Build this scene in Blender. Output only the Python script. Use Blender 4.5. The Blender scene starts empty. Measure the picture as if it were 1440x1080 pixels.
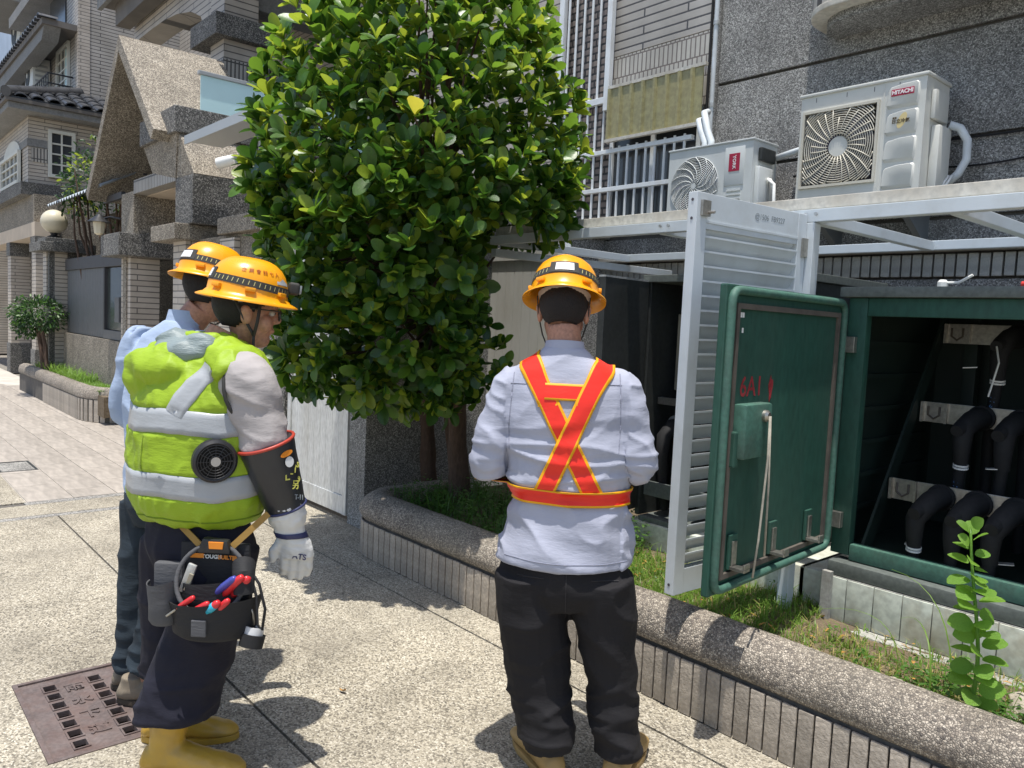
import bpy, bmesh, math, random
from mathutils import Vector, Matrix, noise
from mathutils.bvhtree import BVHTree
random.seed(7)
R_ = math.radians
S = bpy.context.scene
COL = S.collection
# ------------------------------------------------------------------ camera
HD, PITCH, ROLL, CH = R_(41.3), R_(4.5), R_(2.6), 1.53
_f0 = Vector((-math.cos(HD), math.sin(HD), 0)); _r0 = Vector((math.sin(HD), math.cos(HD), 0)); _up = Vector((0, 0, 1))
FW = _f0*math.cos(PITCH) - _up*math.sin(PITCH); _u0 = _up*math.cos(PITCH) + _f0*math.sin(PITCH)
CR = _r0*math.cos(ROLL) + _u0*math.sin(ROLL); CU = _u0*math.cos(ROLL) - _r0*math.sin(ROLL)
cd = bpy.data.cameras.new('camera'); cam = bpy.data.objects.new('camera', cd); COL.objects.link(cam)
cd.sensor_width = 36; cd.lens = 1100/1440*36; cd.clip_start = .05; cd.clip_end = 400
cam.matrix_world = Matrix(((CR.x, CU.x, -FW.x, 0), (CR.y, CU.y, -FW.y, 0), (CR.z, CU.z, -FW.z, CH), (0, 0, 0, 1)))
S.camera = cam
# ------------------------------------------------------------------ sky and sun
SUN_EL, SUN_AZ = R_(81), R_(150)          # azimuth: from +Y towards +X
W = bpy.data.worlds.new('World'); S.world = W; W.use_nodes = True
nt = W.node_tree; bg = nt.nodes['Background']
sky = nt.nodes.new('ShaderNodeTexSky'); sky.sky_type = 'NISHITA'; sky.sun_disc = False
sky.sun_elevation = SUN_EL; sky.sun_rotation = SUN_AZ; sky.air_density = 1.0; sky.dust_density = 1.6
nt.links.new(sky.outputs[0], bg.inputs[0]); bg.inputs[1].default_value = .15
sl = bpy.data.lights.new('sun', 'SUN'); so = bpy.data.objects.new('sun', sl); COL.objects.link(so)
sl.energy = 4.3; sl.angle = R_(.53); sl.color = (1, .965, .9)
_sd = Vector((math.sin(SUN_AZ)*math.cos(SUN_EL), math.cos(SUN_AZ)*math.cos(SUN_EL), math.sin(SUN_EL)))
so.rotation_euler = _sd.to_track_quat('Z', 'Y').to_euler(); so.location = (0, 0, 30)
vs = S.view_settings; vs.view_transform = 'Standard'; vs.look = 'None'; vs.gamma = 1; vs.use_curve_mapping = False
vs.exposure = .36
# ------------------------------------------------------------------ materials
M = {}
def nd(t, typ, **k):
    n = t.nodes.new(typ)
    for a, b in k.items():
        if a.startswith('i_'):
            a = a[2:]; a = int(a) if a.isdigit() else a
            n.inputs[a].default_value = b
        else: setattr(n, a, b)
    return n
def c4(c): return (c[0], c[1], c[2], 1)
def base(name, rough=.6, metal=0, spec=.5):
    m = bpy.data.materials.new(name); m.use_nodes = True; t = m.node_tree
    p = t.nodes['Principled BSDF']; p.inputs['Roughness'].default_value = rough; p.inputs['Metallic'].default_value = metal
    p.inputs['Specular IOR Level'].default_value = spec
    M[name] = m; return m, t, p
def ramp(t, stops, fac, interp='LINEAR'):
    r = t.nodes.new('ShaderNodeValToRGB'); r.color_ramp.interpolation = interp
    e = r.color_ramp.elements
    while len(e) < len(stops): e.new(.5)
    for i, (p, c) in enumerate(stops): e[i].position = p; e[i].color = c4(c)
    t.links.new(fac, r.inputs[0]); return r.outputs[0]
def bump(t, p, h, s=.3, d=.01, prev=None):
    b = nd(t, 'ShaderNodeBump'); b.inputs['Strength'].default_value = s; b.inputs['Distance'].default_value = d
    t.links.new(h, b.inputs['Height'])
    if prev: t.links.new(prev, b.inputs['Normal'])
    t.links.new(b.outputs[0], p.inputs['Normal']); return b.outputs[0]
def coords(t, kind='Object', scale=(1, 1, 1)):
    c = nd(t, 'ShaderNodeTexCoord'); mp = nd(t, 'ShaderNodeMapping'); mp.inputs['Scale'].default_value = scale
    t.links.new(c.outputs[kind], mp.inputs[0]); return mp.outputs[0]
def mixc(t, a, b, fac, mode='MIX'):
    m = nd(t, 'ShaderNodeMix', data_type='RGBA', blend_type=mode)
    for s, v in ((6, a), (7, b)):
        if hasattr(v, 'links') or hasattr(v, 'is_linked'): t.links.new(v, m.inputs[s])
        else: m.inputs[s].default_value = c4(v)
    if isinstance(fac, (int, float)): m.inputs[0].default_value = fac
    else: t.links.new(fac, m.inputs[0])
    return m.outputs[2]
def noise_n(t, vec, scale, detail=4, rough=.55):
    n = nd(t, 'ShaderNodeTexNoise'); n.inputs['Scale'].default_value = scale; n.inputs['Detail'].default_value = detail; n.inputs['Roughness'].default_value = rough
    t.links.new(vec, n.inputs['Vector']); return n.outputs['Fac']
def mat(name, col, rough=.6, metal=0, var=.18, vs_=3., bs=0, bd=.004, bst=.3, fine=0, spec=.5, scale=(1, 1, 1), trans=0, dirt=None, dirt_sc=1.5, dirt_amt=.5, rnd=0):
    m, t, p = base(name, rough, metal, spec)
    v = coords(t, 'Object', scale)
    n = noise_n(t, v, vs_, 6)
    lo = [c*(1-var) for c in col]; hi = [min(1, c*(1+var)) for c in col]
    c = ramp(t, [(.3, lo), (.7, hi)], n)
    if fine:
        n2 = noise_n(t, v, fine, 3)
        c = mixc(t, c, ramp(t, [(.35, [x*.6 for x in col]), (.65, [min(1, x*1.35) for x in col])], n2), .4)
    if rnd:
        oi = nd(t, 'ShaderNodeObjectInfo')
        c = mixc(t, c, ramp(t, [(0, [1-rnd]*3), (1, [min(1, 1+rnd*.3)]*3)], oi.outputs['Random']), 1, 'MULTIPLY')
    if dirt:
        n3 = noise_n(t, v, dirt_sc, 8, .65)
        f = ramp(t, [(.5-.1*dirt_amt, (0, 0, 0)), (.72, (dirt_amt,)*3)], n3)
        c = mixc(t, c, dirt, f)
    t.links.new(c, p.inputs['Base Color'])
    rr = nd(t, 'ShaderNodeMapRange'); rr.inputs[3].default_value = max(.05, rough-.12); rr.inputs[4].default_value = min(1, rough+.15)
    t.links.new(n, rr.inputs[0]); t.links.new(rr.outputs[0], p.inputs['Roughness'])
    if bs: bump(t, p, noise_n(t, v, bs, 5, .6), bst, bd)
    if trans: p.inputs['Transmission Weight'].default_value = trans
    return m
def pebble(name, stops, scale, gap=(.06, .055, .05), bd=.004, bst=.6, big=None, big_amt=.35, rough=.75, gapw=.08):
    m, t, p = base(name, rough)
    v = coords(t)
    n0 = nd(t, 'ShaderNodeTexNoise'); n0.inputs['Scale'].default_value = scale*.7; n0.inputs['Detail'].default_value = 2
    t.links.new(v, n0.inputs['Vector'])
    vm = nd(t, 'ShaderNodeVectorMath', operation='MULTIPLY_ADD'); t.links.new(n0.outputs['Color'], vm.inputs[0])
    vm.inputs[1].default_value = (.9/scale,)*3; t.links.new(v, vm.inputs[2])
    vo = nd(t, 'ShaderNodeTexVoronoi'); vo.inputs['Scale'].default_value = scale; t.links.new(vm.outputs[0], vo.inputs['Vector'])
    sp = nd(t, 'ShaderNodeSeparateColor'); t.links.new(vo.outputs['Color'], sp.inputs[0])
    c = ramp(t, stops, sp.outputs[0])
    ve = nd(t, 'ShaderNodeTexVoronoi', feature='DISTANCE_TO_EDGE'); ve.inputs['Scale'].default_value = scale; t.links.new(vm.outputs[0], ve.inputs['Vector'])
    g = ramp(t, [(0, (1, 1, 1)), (gapw, (0, 0, 0))], ve.outputs['Distance'])
    c = mixc(t, c, gap, g)
    nb = noise_n(t, coords(t, 'Object', (1, 1, .28)), 1.3, 8, .62)
    if big: c = mixc(t, c, big, ramp(t, [(.45, (0, 0, 0)), (.75, (big_amt,)*3)], nb))
    c = mixc(t, c, ramp(t, [(.3, (.8, .8, .8)), (.7, (1.08, 1.08, 1.08))], noise_n(t, v, 4, 5)), 1, 'MULTIPLY')
    c = mixc(t, c, ramp(t, [(.34, (.74, .73, .71)), (.6, (1.06, 1.06, 1.05))], noise_n(t, v, .75, 7, .68)), 1, 'MULTIPLY')
    t.links.new(c, p.inputs['Base Color'])
    h = nd(t, 'ShaderNodeMath', operation='MINIMUM'); t.links.new(ve.outputs['Distance'], h.inputs[0]); h.inputs[1].default_value = .35
    bump(t, p, h.outputs[0], bst, bd)
    return m
def tiles(name, c1, c2, mortar, bw, bh, mort, vertical=False, bd=.004, rough=.5, offset=.5, dirt=None):
    m, t, p = base(name, rough)
    tc = nd(t, 'ShaderNodeTexCoord'); s = nd(t, 'ShaderNodeSeparateXYZ'); t.links.new(tc.outputs['Object'], s.inputs[0])
    a = nd(t, 'ShaderNodeMath', operation='ADD'); t.links.new(s.outputs[0], a.inputs[0]); t.links.new(s.outputs[1], a.inputs[1])
    cb = nd(t, 'ShaderNodeCombineXYZ')
    o = (a.outputs[0], s.outputs[2])
    if vertical: o = (o[1], o[0])
    t.links.new(o[0], cb.inputs[0]); t.links.new(o[1], cb.inputs[1])
    b = nd(t, 'ShaderNodeTexBrick', offset=offset)
    b.inputs['Scale'].default_value = 1; b.inputs['Brick Width'].default_value = bw; b.inputs['Row Height'].default_value = bh
    b.inputs['Mortar Size'].default_value = mort; b.inputs['Mortar Smooth'].default_value = .1; b.inputs['Bias'].default_value = 0
    b.inputs['Color1'].default_value = c4(c1); b.inputs['Color2'].default_value = c4(c2); b.inputs['Mortar'].default_value = c4(mortar)
    t.links.new(cb.outputs[0], b.inputs['Vector'])
    v = coords(t)
    c = mixc(t, b.outputs[0], ramp(t, [(.3, (.78, .77, .75)), (.7, (1.1, 1.1, 1.1))], noise_n(t, v, 2.2, 7, .65)), 1, 'MULTIPLY')
    if dirt: c = mixc(t, c, dirt, ramp(t, [(.5, (0, 0, 0)), (.75, (.6, .6, .6))], noise_n(t, v, 1.1, 8, .65)))
    t.links.new(c, p.inputs['Base Color'])
    iv = nd(t, 'ShaderNodeMath', operation='SUBTRACT'); iv.inputs[0].default_value = 1; t.links.new(b.outputs['Fac'], iv.inputs[1])
    bump(t, p, iv.outputs[0], .8, bd)
    return m
# ------------------------------------------------------------------ mesh helpers
class MB:
    def __init__(s): s.v = []; s.f = []; s.m = []; s.cur = 0
    def add(s, vs, fs):
        o = len(s.v); s.v += [tuple(v) for v in vs]
        for f in fs: s.f.append([o+i for i in f]); s.m.append(s.cur)
        return s
    def box(s, x0, x1, y0, y1, z0, z1):
        return s.add([(x0, y0, z0), (x1, y0, z0), (x1, y1, z0), (x0, y1, z0), (x0, y0, z1), (x1, y0, z1), (x1, y1, z1), (x0, y1, z1)],
                     [(0, 3, 2, 1), (4, 5, 6, 7), (0, 1, 5, 4), (1, 2, 6, 5), (2, 3, 7, 6), (3, 0, 4, 7)])
    def obox(s, c, ax, ay, az, sx, sy, sz):
        c = Vector(c); ax, ay, az = Vector(ax)*sx/2, Vector(ay)*sy/2, Vector(az)*sz/2
        vs = [c+ax*i+ay*j+az*k for k in (-1, 1) for (i, j) in ((-1, -1), (1, -1), (1, 1), (-1, 1))]
        return s.add(vs, [(0, 3, 2, 1), (4, 5, 6, 7), (0, 1, 5, 4), (1, 2, 6, 5), (2, 3, 7, 6), (3, 0, 4, 7)])
    def bar(s, p0, p1, w, h, up=(0, 0, 1)):
        p0, p1 = Vector(p0), Vector(p1); d = (p1-p0); L = d.length; d.normalize()
        x = d.cross(Vector(up)); x = x.normalized() if x.length > 1e-4 else Vector((1, 0, 0)); u = x.cross(d)
        return s.obox((p0+p1)/2, x, d, u, w, L, h)
    def loft(s, rings, closed=True, cap=True, flip=False):
        n = len(rings[0]); o = len(s.v)
        for r in rings: s.v += [tuple(p) for p in r]
        mm = n if closed else n-1
        for i in range(len(rings)-1):
            for j in range(mm):
                a, b = o+i*n+j, o+i*n+(j+1) % n
                f = [a, b, b+n, a+n]
                s.f.append(f[::-1] if flip else f); s.m.append(s.cur)
        if cap and closed:
            f = [o+j for j in range(n)]; s.f.append(f if flip else f[::-1]); s.m.append(s.cur)
            f = [o+(len(rings)-1)*n+j for j in range(n)]; s.f.append(f[::-1] if flip else f); s.m.append(s.cur)
        return s
    def tube(s, path, r, n=8, cap=True, flat=1., up=None):
        P = [Vector(p) for p in path]; rs = r if isinstance(r, (list, tuple)) else [r]*len(P)
        rings = []; prev = None
        for i, p in enumerate(P):
            d = (P[min(i+1, len(P)-1)]-P[max(i-1, 0)]).normalized()
            if prev is None:
                a = Vector(up) if up else (Vector((0, 0, 1)) if abs(d.z) < .9 else Vector((1, 0, 0)))
                x = d.cross(a).normalized()
            else:
                x = (prev-d*prev.dot(d)).normalized()
            prev = x; y = d.cross(x)
            rings.append([p+(x*math.cos(2*math.pi*k/n)+y*math.sin(2*math.pi*k/n)*flat)*rs[i] for k in range(n)])
        return s.loft(rings, cap=cap)
    def cyl(s, p0, p1, r0, r1=None, n=16): return s.tube([p0, p1], [r0, r0 if r1 is None else r1], n)
    def lathe(s, c, prof, n=24, ax=(0, 0, 1), a0=0, a1=None):
        az = Vector(ax).normalized(); h = Vector((1, 0, 0)) if abs(az.x) < .9 else Vector((0, 1, 0))
        x = az.cross(h).normalized(); y = az.cross(x); c = Vector(c)
        rings = [[c+az*z+(x*math.cos(2*math.pi*k/n)+y*math.sin(2*math.pi*k/n))*max(r, 1e-4) for k in range(n)] for r, z in prof]
        return s.loft(rings, cap=True)
    def prism(s, poly, off):
        P = [Vector(p) for p in poly]; off = Vector(off); n = len(P)
        return s.add(P+[p+off for p in P], [list(range(n))[::-1], list(range(n, 2*n))]+[(i, (i+1) % n, n+(i+1) % n, n+i) for i in range(n)])
    def mesh(s, name, mats, smooth=False, bevel=0, bseg=2, fixn=True):
        me = bpy.data.meshes.new(name); me.from_pydata(s.v, [], s.f)
        mats = mats if isinstance(mats, (list, tuple)) else [mats]
        for m in mats: me.materials.append(M[m] if isinstance(m, str) else m)
        me.polygons.foreach_set('material_index', s.m)
        if bevel or fixn:
            bm = bmesh.new(); bm.from_mesh(me)
            if fixn: bmesh.ops.recalc_face_normals(bm, faces=bm.faces)
            if bevel:
                es = [e for e in bm.edges if len(e.link_faces) == 2 and e.calc_face_angle(0) > .5]
                bmesh.ops.bevel(bm, geom=es, offset=bevel, segments=bseg, profile=.6, affect='EDGES', clamp_overlap=True)
            bm.to_mesh(me); bm.free()
        if smooth:
            me.polygons.foreach_set('use_smooth', [True]*len(me.polygons))
            if smooth != True: me.set_sharp_from_angle(angle=R_(smooth))
        me.update(); return me
    def build(s, name, mats, parent=None, smooth=False, bevel=0, bseg=2, fixn=True, **k):
        return obj(name, s.mesh(name, mats, smooth, bevel, bseg, fixn), parent, **k)
def obj(name, me, parent=None, label=None, cat=None, group=None, kind=None, loc=None, rz=None):
    o = bpy.data.objects.new(name, me); COL.objects.link(o)
    if parent: o.parent = parent
    if loc is not None: o.location = loc
    if rz is not None: o.rotation_euler = (0, 0, rz)
    tag(o, label, cat, group, kind); return o
def tag(o, label=None, cat=None, group=None, kind=None):
    for k, v in (('label', label), ('category', cat), ('group', group), ('kind', kind)):
        if v: o[k] = v
    return o
def thing(name, label, cat, loc=(0, 0, 0), rz=0, group=None):
    return obj(name, None, None, label, cat, group, None, loc, rz)
def copy_tree(o, parent=None):
    c = o.copy(); COL.objects.link(c); c.parent = parent
    for ch in o.children: copy_tree(ch, c)
    return c
def rbox(name, dims, m, parent, bevel=.004, smooth=30, **k):
    return MB().box(*dims).build(name, m, parent, smooth=smooth, bevel=bevel, **k)
def text_mesh(name, body, size, m, parent, mw, ext=.0008, align='CENTER', bold=0, **k):
    cu = bpy.data.curves.new(name, 'FONT'); cu.body = body; cu.size = size; cu.align_x = align; cu.align_y = 'CENTER'; cu.extrude = ext; cu.offset = bold
    cu.resolution_u = 3
    to = bpy.data.objects.new(name, cu); COL.objects.link(to)
    dg = bpy.context.evaluated_depsgraph_get(); me = bpy.data.meshes.new_from_object(to.evaluated_get(dg))
    bpy.data.objects.remove(to); me.materials.clear(); me.materials.append(M[m]); me.name = name
    me.transform(mw)
    return obj(name, me, parent, **k)
def frame(o, x, y):
    x = Vector(x).normalized(); y = Vector(y); y = (y-x*y.dot(x)).normalized(); z = x.cross(y)
    return Matrix(((x.x, y.x, z.x, o[0]), (x.y, y.y, z.y, o[1]), (x.z, y.z, z.z, o[2]), (0, 0, 0, 1)))
# ------------------------------------------------------------------ material library
pebble('washed_pebble', [(0, (.10, .09, .072)), (.22, (.24, .21, .16)), (.5, (.42, .375, .29)), (.8, (.54, .485, .38)), (1, (.68, .63, .53))], 145, gap=(.20, .175, .135), bd=.003, bst=.6, big=(.28, .25, .20), big_amt=.55)
pebble('washed_pebble_grey', [(0, (.10, .10, .10)), (.4, (.27, .26, .24)), (1, (.52, .5, .46))], 120, gap=(.14, .13, .12), bd=.003, bst=.5)
pebble('coping_pebble', [(0, (.13, .11, .10)), (.25, (.28, .235, .195)), (.6, (.45, .385, .315)), (1, (.68, .60, .50))], 125, gap=(.09, .08, .07), bd=.007, bst=.9, big=(.22, .2, .15), big_amt=.5, gapw=.16)
pebble('facade_pebble', [(0, (.10, .097, .093)), (.35, (.26, .255, .245)), (.75, (.47, .46, .44)), (1, (.72, .71, .68))], 145, gap=(.10, .10, .095), bd=.006, bst=.8, big=(.15, .145, .135), big_amt=.5, gapw=.1)
pebble('porch_pebble', [(0, (.10, .085, .07)), (.35, (.26, .22, .17)), (.7, (.42, .37, .30)), (1, (.62, .56, .46))], 95, gap=(.09, .08, .065), bd=.006, bst=.8, big=(.20, .17, .13), big_amt=.4, gapw=.1)
pebble('porch_pebble_dark', [(0, (.05, .05, .05)), (.4, (.13, .125, .115)), (.75, (.26, .25, .23)), (1, (.48, .46, .43))], 95, gap=(.04, .04, .04), bd=.006, bst=.8, gapw=.1)
mat('joint_dark', (.11, .10, .088), .9, var=.3, vs_=8, fine=90)
mat('subground', (.22, .2, .17), .9, var=.25, vs_=2, fine=60)
mat('floor_tile', (.41, .365, .315), .45, var=.12, vs_=1.6, fine=9, bs=120, bd=.0008, rnd=.12, scale=(.5, 2.2, 1))
mat('grout', (.5, .46, .40), .9)
mat('strip_tile', (.42, .365, .30), .42, var=.22, vs_=9, fine=60, bs=70, bd=.006, bst=.9, rnd=.25)
mat('pale_tile', (.52, .50, .45), .4, var=.16, vs_=7, fine=30, bs=60, bd=.002, rnd=.2, dirt=(.1, .09, .07), dirt_sc=6, dirt_amt=.6)
mat('soil', (.16, .12, .075), .95, var=.4, vs_=6, fine=50, bs=30, bd=.03, bst=.8)
mat('concrete', (.36, .35, .32), .85, var=.2, vs_=4, fine=60, bs=90, bd=.002, dirt=(.15, .13, .1), dirt_sc=3)
mat('plinth_tile', (.58, .61, .53), .55, var=.14, vs_=3, fine=30, dirt=(.33, .23, .11), dirt_sc=5, dirt_amt=.55, rnd=.12)
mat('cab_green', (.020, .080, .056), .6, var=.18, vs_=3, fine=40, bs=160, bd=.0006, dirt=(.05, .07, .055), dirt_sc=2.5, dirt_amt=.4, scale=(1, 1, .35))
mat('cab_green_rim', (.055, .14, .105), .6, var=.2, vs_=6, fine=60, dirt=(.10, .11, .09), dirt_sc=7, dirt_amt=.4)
mat('cab_inside_shade', (.005, .015, .011), .6, var=.25, vs_=4)  # shade inside the cabinets put into the colour of the inner parts
mat('cab_dark', (.035, .038, .036), .55, var=.3, vs_=3, fine=40)
mat('cab_ledge', (.12, .135, .125), .6, var=.2, vs_=5, fine=50)
mat('gasket', (.10, .085, .07), .8, var=.25, vs_=12)
mat('beige_plate', (.30, .27, .20), .6, var=.25, vs_=5)
mat('steel', (.42, .40, .36), .38, metal=.9, var=.15, vs_=9, fine=60)
mat('galv', (.52, .53, .52), .5, metal=.6, var=.15, vs_=9, fine=60)
mat('white_alu', (.60, .65, .68), .42, var=.05, vs_=4, fine=0, dirt=(.36, .36, .32), dirt_sc=6, dirt_amt=.28)
mat('old_white', (.60, .57, .50), .6, var=.12, vs_=5, fine=40, dirt=(.24, .18, .11), dirt_sc=5, dirt_amt=.6)
mat('bar_white', (.78, .80, .80), .4, var=.06, vs_=5, dirt=(.4, .35, .28), dirt_sc=9, dirt_amt=.25)
mat('ac_cream', (.66, .655, .60), .42, var=.05, vs_=3, dirt=(.42, .40, .34), dirt_sc=5, dirt_amt=.2)
mat('ac_grille', (.62, .58, .48), .45, var=.06, vs_=3)
mat('ac_white', (.66, .68, .66), .42, var=.05, vs_=3, dirt=(.42, .42, .38), dirt_sc=5, dirt_amt=.2)
mat('ac_dark', (.07, .065, .08), .7)
mat('ac_purple', (.12, .10, .16), .45, var=.2)
mat('logo_red', (.42, .02, .06), .5, var=.05)
mat('logo_white', (.85, .82, .80), .5, var=.02)
mat('logo_gold', (.72, .58, .28), .45, var=.05)
mat('logo_brown', (.10, .07, .03), .6, var=.05)
mat('stencil_red', (.30, .025, .03), .7, var=.3, vs_=30)
mat('pencil', (.25, .28, .30), .8)
mat('rubber', (.010, .010, .011), .8, var=.3, vs_=9, fine=60)
mat('black_plastic', (.02, .02, .022), .4, var=.2, vs_=9)
mat('cable_blue', (.10, .25, .55), .5)
mat('white_paint', (.75, .75, .72), .5, var=.06, vs_=6)
mat('red_paint', (.55, .03, .02), .45, var=.1)
mat('rope', (.36, .33, .27), .9, var=.2, vs_=40)
mat('yellow_sheet', (.33, .30, .15), .4, var=.14, vs_=3, fine=30, dirt=(.25, .2, .1), dirt_sc=3, dirt_amt=.4)
mat('pane_dark', (.045, .05, .056), .08, var=.2, vs_=1.5, spec=.6)
mat('gate_metal', (.64, .65, .64), .4, metal=.25, var=.12, vs_=3, fine=70, scale=(1, 1, .25), dirt=(.36, .33, .26), dirt_sc=4, dirt_amt=.4)
mat('panel_white', (.62, .61, .57), .6, var=.08, vs_=3, scale=(1, 1, .3), dirt=(.33, .3, .23), dirt_sc=3, dirt_amt=.6)
mat('iron', (.17, .135, .125), .62, metal=.35, var=.35, vs_=6, fine=70, bs=140, bd=.002, dirt=(.16, .09, .07), dirt_sc=9, dirt_amt=.6)
mat('hole', (.012, .011, .01), .95)
mat('bark', (.085, .052, .035), .9, var=.4, vs_=9, fine=60, bs=45, bd=.012, bst=.9, scale=(1, 1, .4))
mat('dry_leaf', (.42, .22, .05), .7, var=.3, vs_=30)
mat('stone', (.40, .35, .28), .85, var=.25, vs_=9, fine=60, bs=40, bd=.01)
mat('bracket', (.25, .27, .28), .5, metal=.5, var=.15)
mat('pipe_wrap', (.62, .66, .68), .55, var=.1, vs_=9, dirt=(.35, .35, .33), dirt_sc=12, dirt_amt=.35)
tiles('cream_tile_wall', (.50, .45, .39), (.46, .41, .355), (.13, .12, .11), 1.2, .085, .0075, bd=.004)
tiles('cream_tile_wall_small', (.56, .50, .43), (.50, .44, .37), (.17, .155, .14), .55, .068, .0065, bd=.004)
tiles('grey_tile_wall', (.46, .43, .39), (.42, .39, .35), (.09, .085, .085), .9, .07, .008, bd=.004)
tiles('brown_tile_wall', (.27, .22, .19), (.20, .165, .15), (.03, .028, .027), .12, .06, .010, bd=.006, dirt=(.08, .07, .06))
tiles('mesh_tile', (.56, .53, .47), (.48, .45, .40), (.20, .17, .15), .045, .16, .006, bd=.004)
tiles('vert_tile', (.50, .47, .42), (.44, .41, .37), (.09, .085, .08), .30, .055, .010, vertical=True, bd=.004, offset=0)
# ------------------------------------------------------------------ ground and paving
MX0, MX1, MY0, MY1 = -3.528, -2.836, .526, .914       # pit of the iron cover
g = MB().add([(-150, -120, -.04), (120, -120, -.04), (120, 120, -.04), (-150, 120, -.04), (MX0, MY0, -.04), (MX1, MY0, -.04), (MX1, MY1, -.04), (MX0, MY1, -.04)], [(0, 1, 5, 4), (1, 2, 6, 5), (2, 3, 7, 6), (3, 0, 4, 7)]).build('ground', 'subground', kind='structure')
pv = MB().box(-6.86, MX0, -9, 2.9, -.035, -.012).box(MX1, 6, -9, 2.9, -.035, -.012).box(MX0, MX1, -9, MY0, -.035, -.012).box(MX0, MX1, MY1, 2.9, -.035, -.012).build('pavement', 'joint_dark', kind='structure')
ys = [-9, -5.2, -3.3, -2.17, -1.035, .095, 1.225, 2.36, 2.92]
for a, b in zip(ys, ys[1:]):
    y0, y1 = a+.006, b-.006
    for xa, xb in ((-6.26, 6),):
        cut = [(xa, xb, y0, y1)]
        if y0 < MY1 and y1 > MY0:
            cut = [(xa, MX0, y0, y1), (MX1, xb, y0, y1)]
            if y0 < MY0: cut.append((MX0, MX1, y0, MY0))
            if y1 > MY1: cut.append((MX0, MX1, MY1, y1))
        mb = MB()
        for c in cut: mb.box(c[0], c[1], c[2], c[3], -.03, 0)
        mb.build('slab', 'washed_pebble', pv)
MB().box(-6.345, -6.27, -9, 2.9, -.03, -.001).build('border_band', 'washed_pebble_grey', pv)
MB().box(-6.70, -6.35, -9, 2.9, -.03, -.0005).build('border_strip', 'washed_pebble', pv)
MB().box(-6.80, -6.706, 1.1, 2.9, -.03, -.001).build('border_band', 'washed_pebble_grey', pv)
MB().box(-40, -6.81, -9, 1.115, -.03, -.002).build('slab', 'washed_pebble', pv)
fl = MB().box(-40, -6.806, 1.12, 2.9, -.035, -.006).build('tile_paving', 'grout', kind='structure')
tme = MB().box(-.297, .297, -.156, .156, -.006, 0).mesh('tile', 'floor_tile', bevel=.0015)
for r in range(6):
    if r % 2 and 1.28+.318*r < 2.9: MB().box(-7.102, -6.812, 1.28+.318*r-.156, 1.28+.318*r+.156, -.006, 0).build('tile', 'floor_tile', fl, bevel=.0015)
    for k in range(16):
        x = -7.105-.6*k-(.3 if r % 2 else 0); y = 1.28+.318*r
        if y > 2.9: continue
        if abs(x+8.305) < .05 and r == 0: continue
        obj('tile', tme, fl, loc=(x, y, 0))
MB().box(-8.095, -8.008, 1.124, 1.436, -.006, 0).build('tile', 'floor_tile', fl)
dc = thing('drain_cover', 'grey square drain cover let into the beige floor tiles', 'drain cover', (-8.35, 1.28, 0))
MB().box(-.23, .23, -.13, .13, -.01, -.003).build('plate', 'washed_pebble_grey', dc)
fr = MB()
for a in ((-.25, .25, -.15, -.132), (-.25, .25, .132, .15), (-.25, -.232, -.132, .132), (.232, .25, -.132, .132)): fr.box(*a, -.01, .002)
fr.build('frame', 'cab_dark', dc)
# iron grate cover
mc = thing('manhole_cover', 'rusty square iron drain cover with two rows of slots in the pebble paving', 'manhole cover', (-3.182, .72, 0))
HX, HY = .327, .175
fr = MB()
for a in ((-HX-.018, HX+.018, -HY-.018, -HY), (-HX-.018, HX+.018, HY, HY+.018), (-HX-.018, -HX, -HY, HY), (HX, HX+.018, -HY, HY)): fr.box(*a, -.03, .004)
fr.build('frame', 'iron', mc, bevel=.002)
def grid_plate(hx, hy, holes, z0, z1):
    xs = sorted(set([-hx, hx]+[h[i] for h in holes for i in (0, 1)])); yy = sorted(set([-hy, hy]+[h[i] for h in holes for i in (2, 3)]))
    mb = MB()
    for i in range(len(xs)-1):
        for j in range(len(yy)-1):
            cx, cy = (xs[i]+xs[i+1])/2, (yy[j]+yy[j+1])/2
            if any(h[0] < cx < h[1] and h[2] < cy < h[3] for h in holes): continue
            mb.box(xs[i], xs[i+1], yy[j], yy[j+1], z0, z1)
    return mb
holes = []
for k in range(7):
    xc = -.2385+.0838*k
    for yc in (-.08, .08): holes.append((xc-.025, xc+.025, yc-.021, yc+.021))
grid_plate(HX-.002, HY-.002, holes, -.02, -.004).build('plate', 'iron', mc, fixn=False)
pt = MB(); P4 = [(-.342, -.19), (.342, -.19), (.342, .19), (-.342, .19)]; pt.add([(x, y, z) for z in (-.034, -.4) for x, y in P4], [(4, 5, 6, 7)]+[(i, (i+1) % 4, 4+(i+1) % 4, 4+i) for i in range(4)]); pt.build('pit', 'hole', mc, fixn=False)
for h in holes:
    rim = MB(); x0, x1, y0, y1 = h; o_ = [(x0-.006, y0-.006), (x1+.006, y0-.006), (x1+.006, y1+.006), (x0-.006, y1+.006)]; n_ = [(x0, y0), (x1, y0), (x1, y1), (x0, y1)]
    rim.add([(p[0], p[1], z) for z in (-.004, .001) for p in o_+n_], [(8+i, 8+(i+1) % 4, 12+(i+1) % 4, 12+i) for i in range(4)]+[(i, (i+1) % 4, 8+(i+1) % 4, 8+i) for i in range(4)]+[(4+i, 12+i, 12+(i+1) % 4, 4+(i+1) % 4) for i in range(4)])
    rim.build('slot_rim', 'iron', mc)
for i, ch in enumerate('雨水下道'):
    text_mesh('raised_letter', ch, .07, 'iron', mc, frame((-.2+.13*i, -.0, -.002), (0, 1, 0), (-1, 0, 0)), ext=.003, bold=.002)
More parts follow.
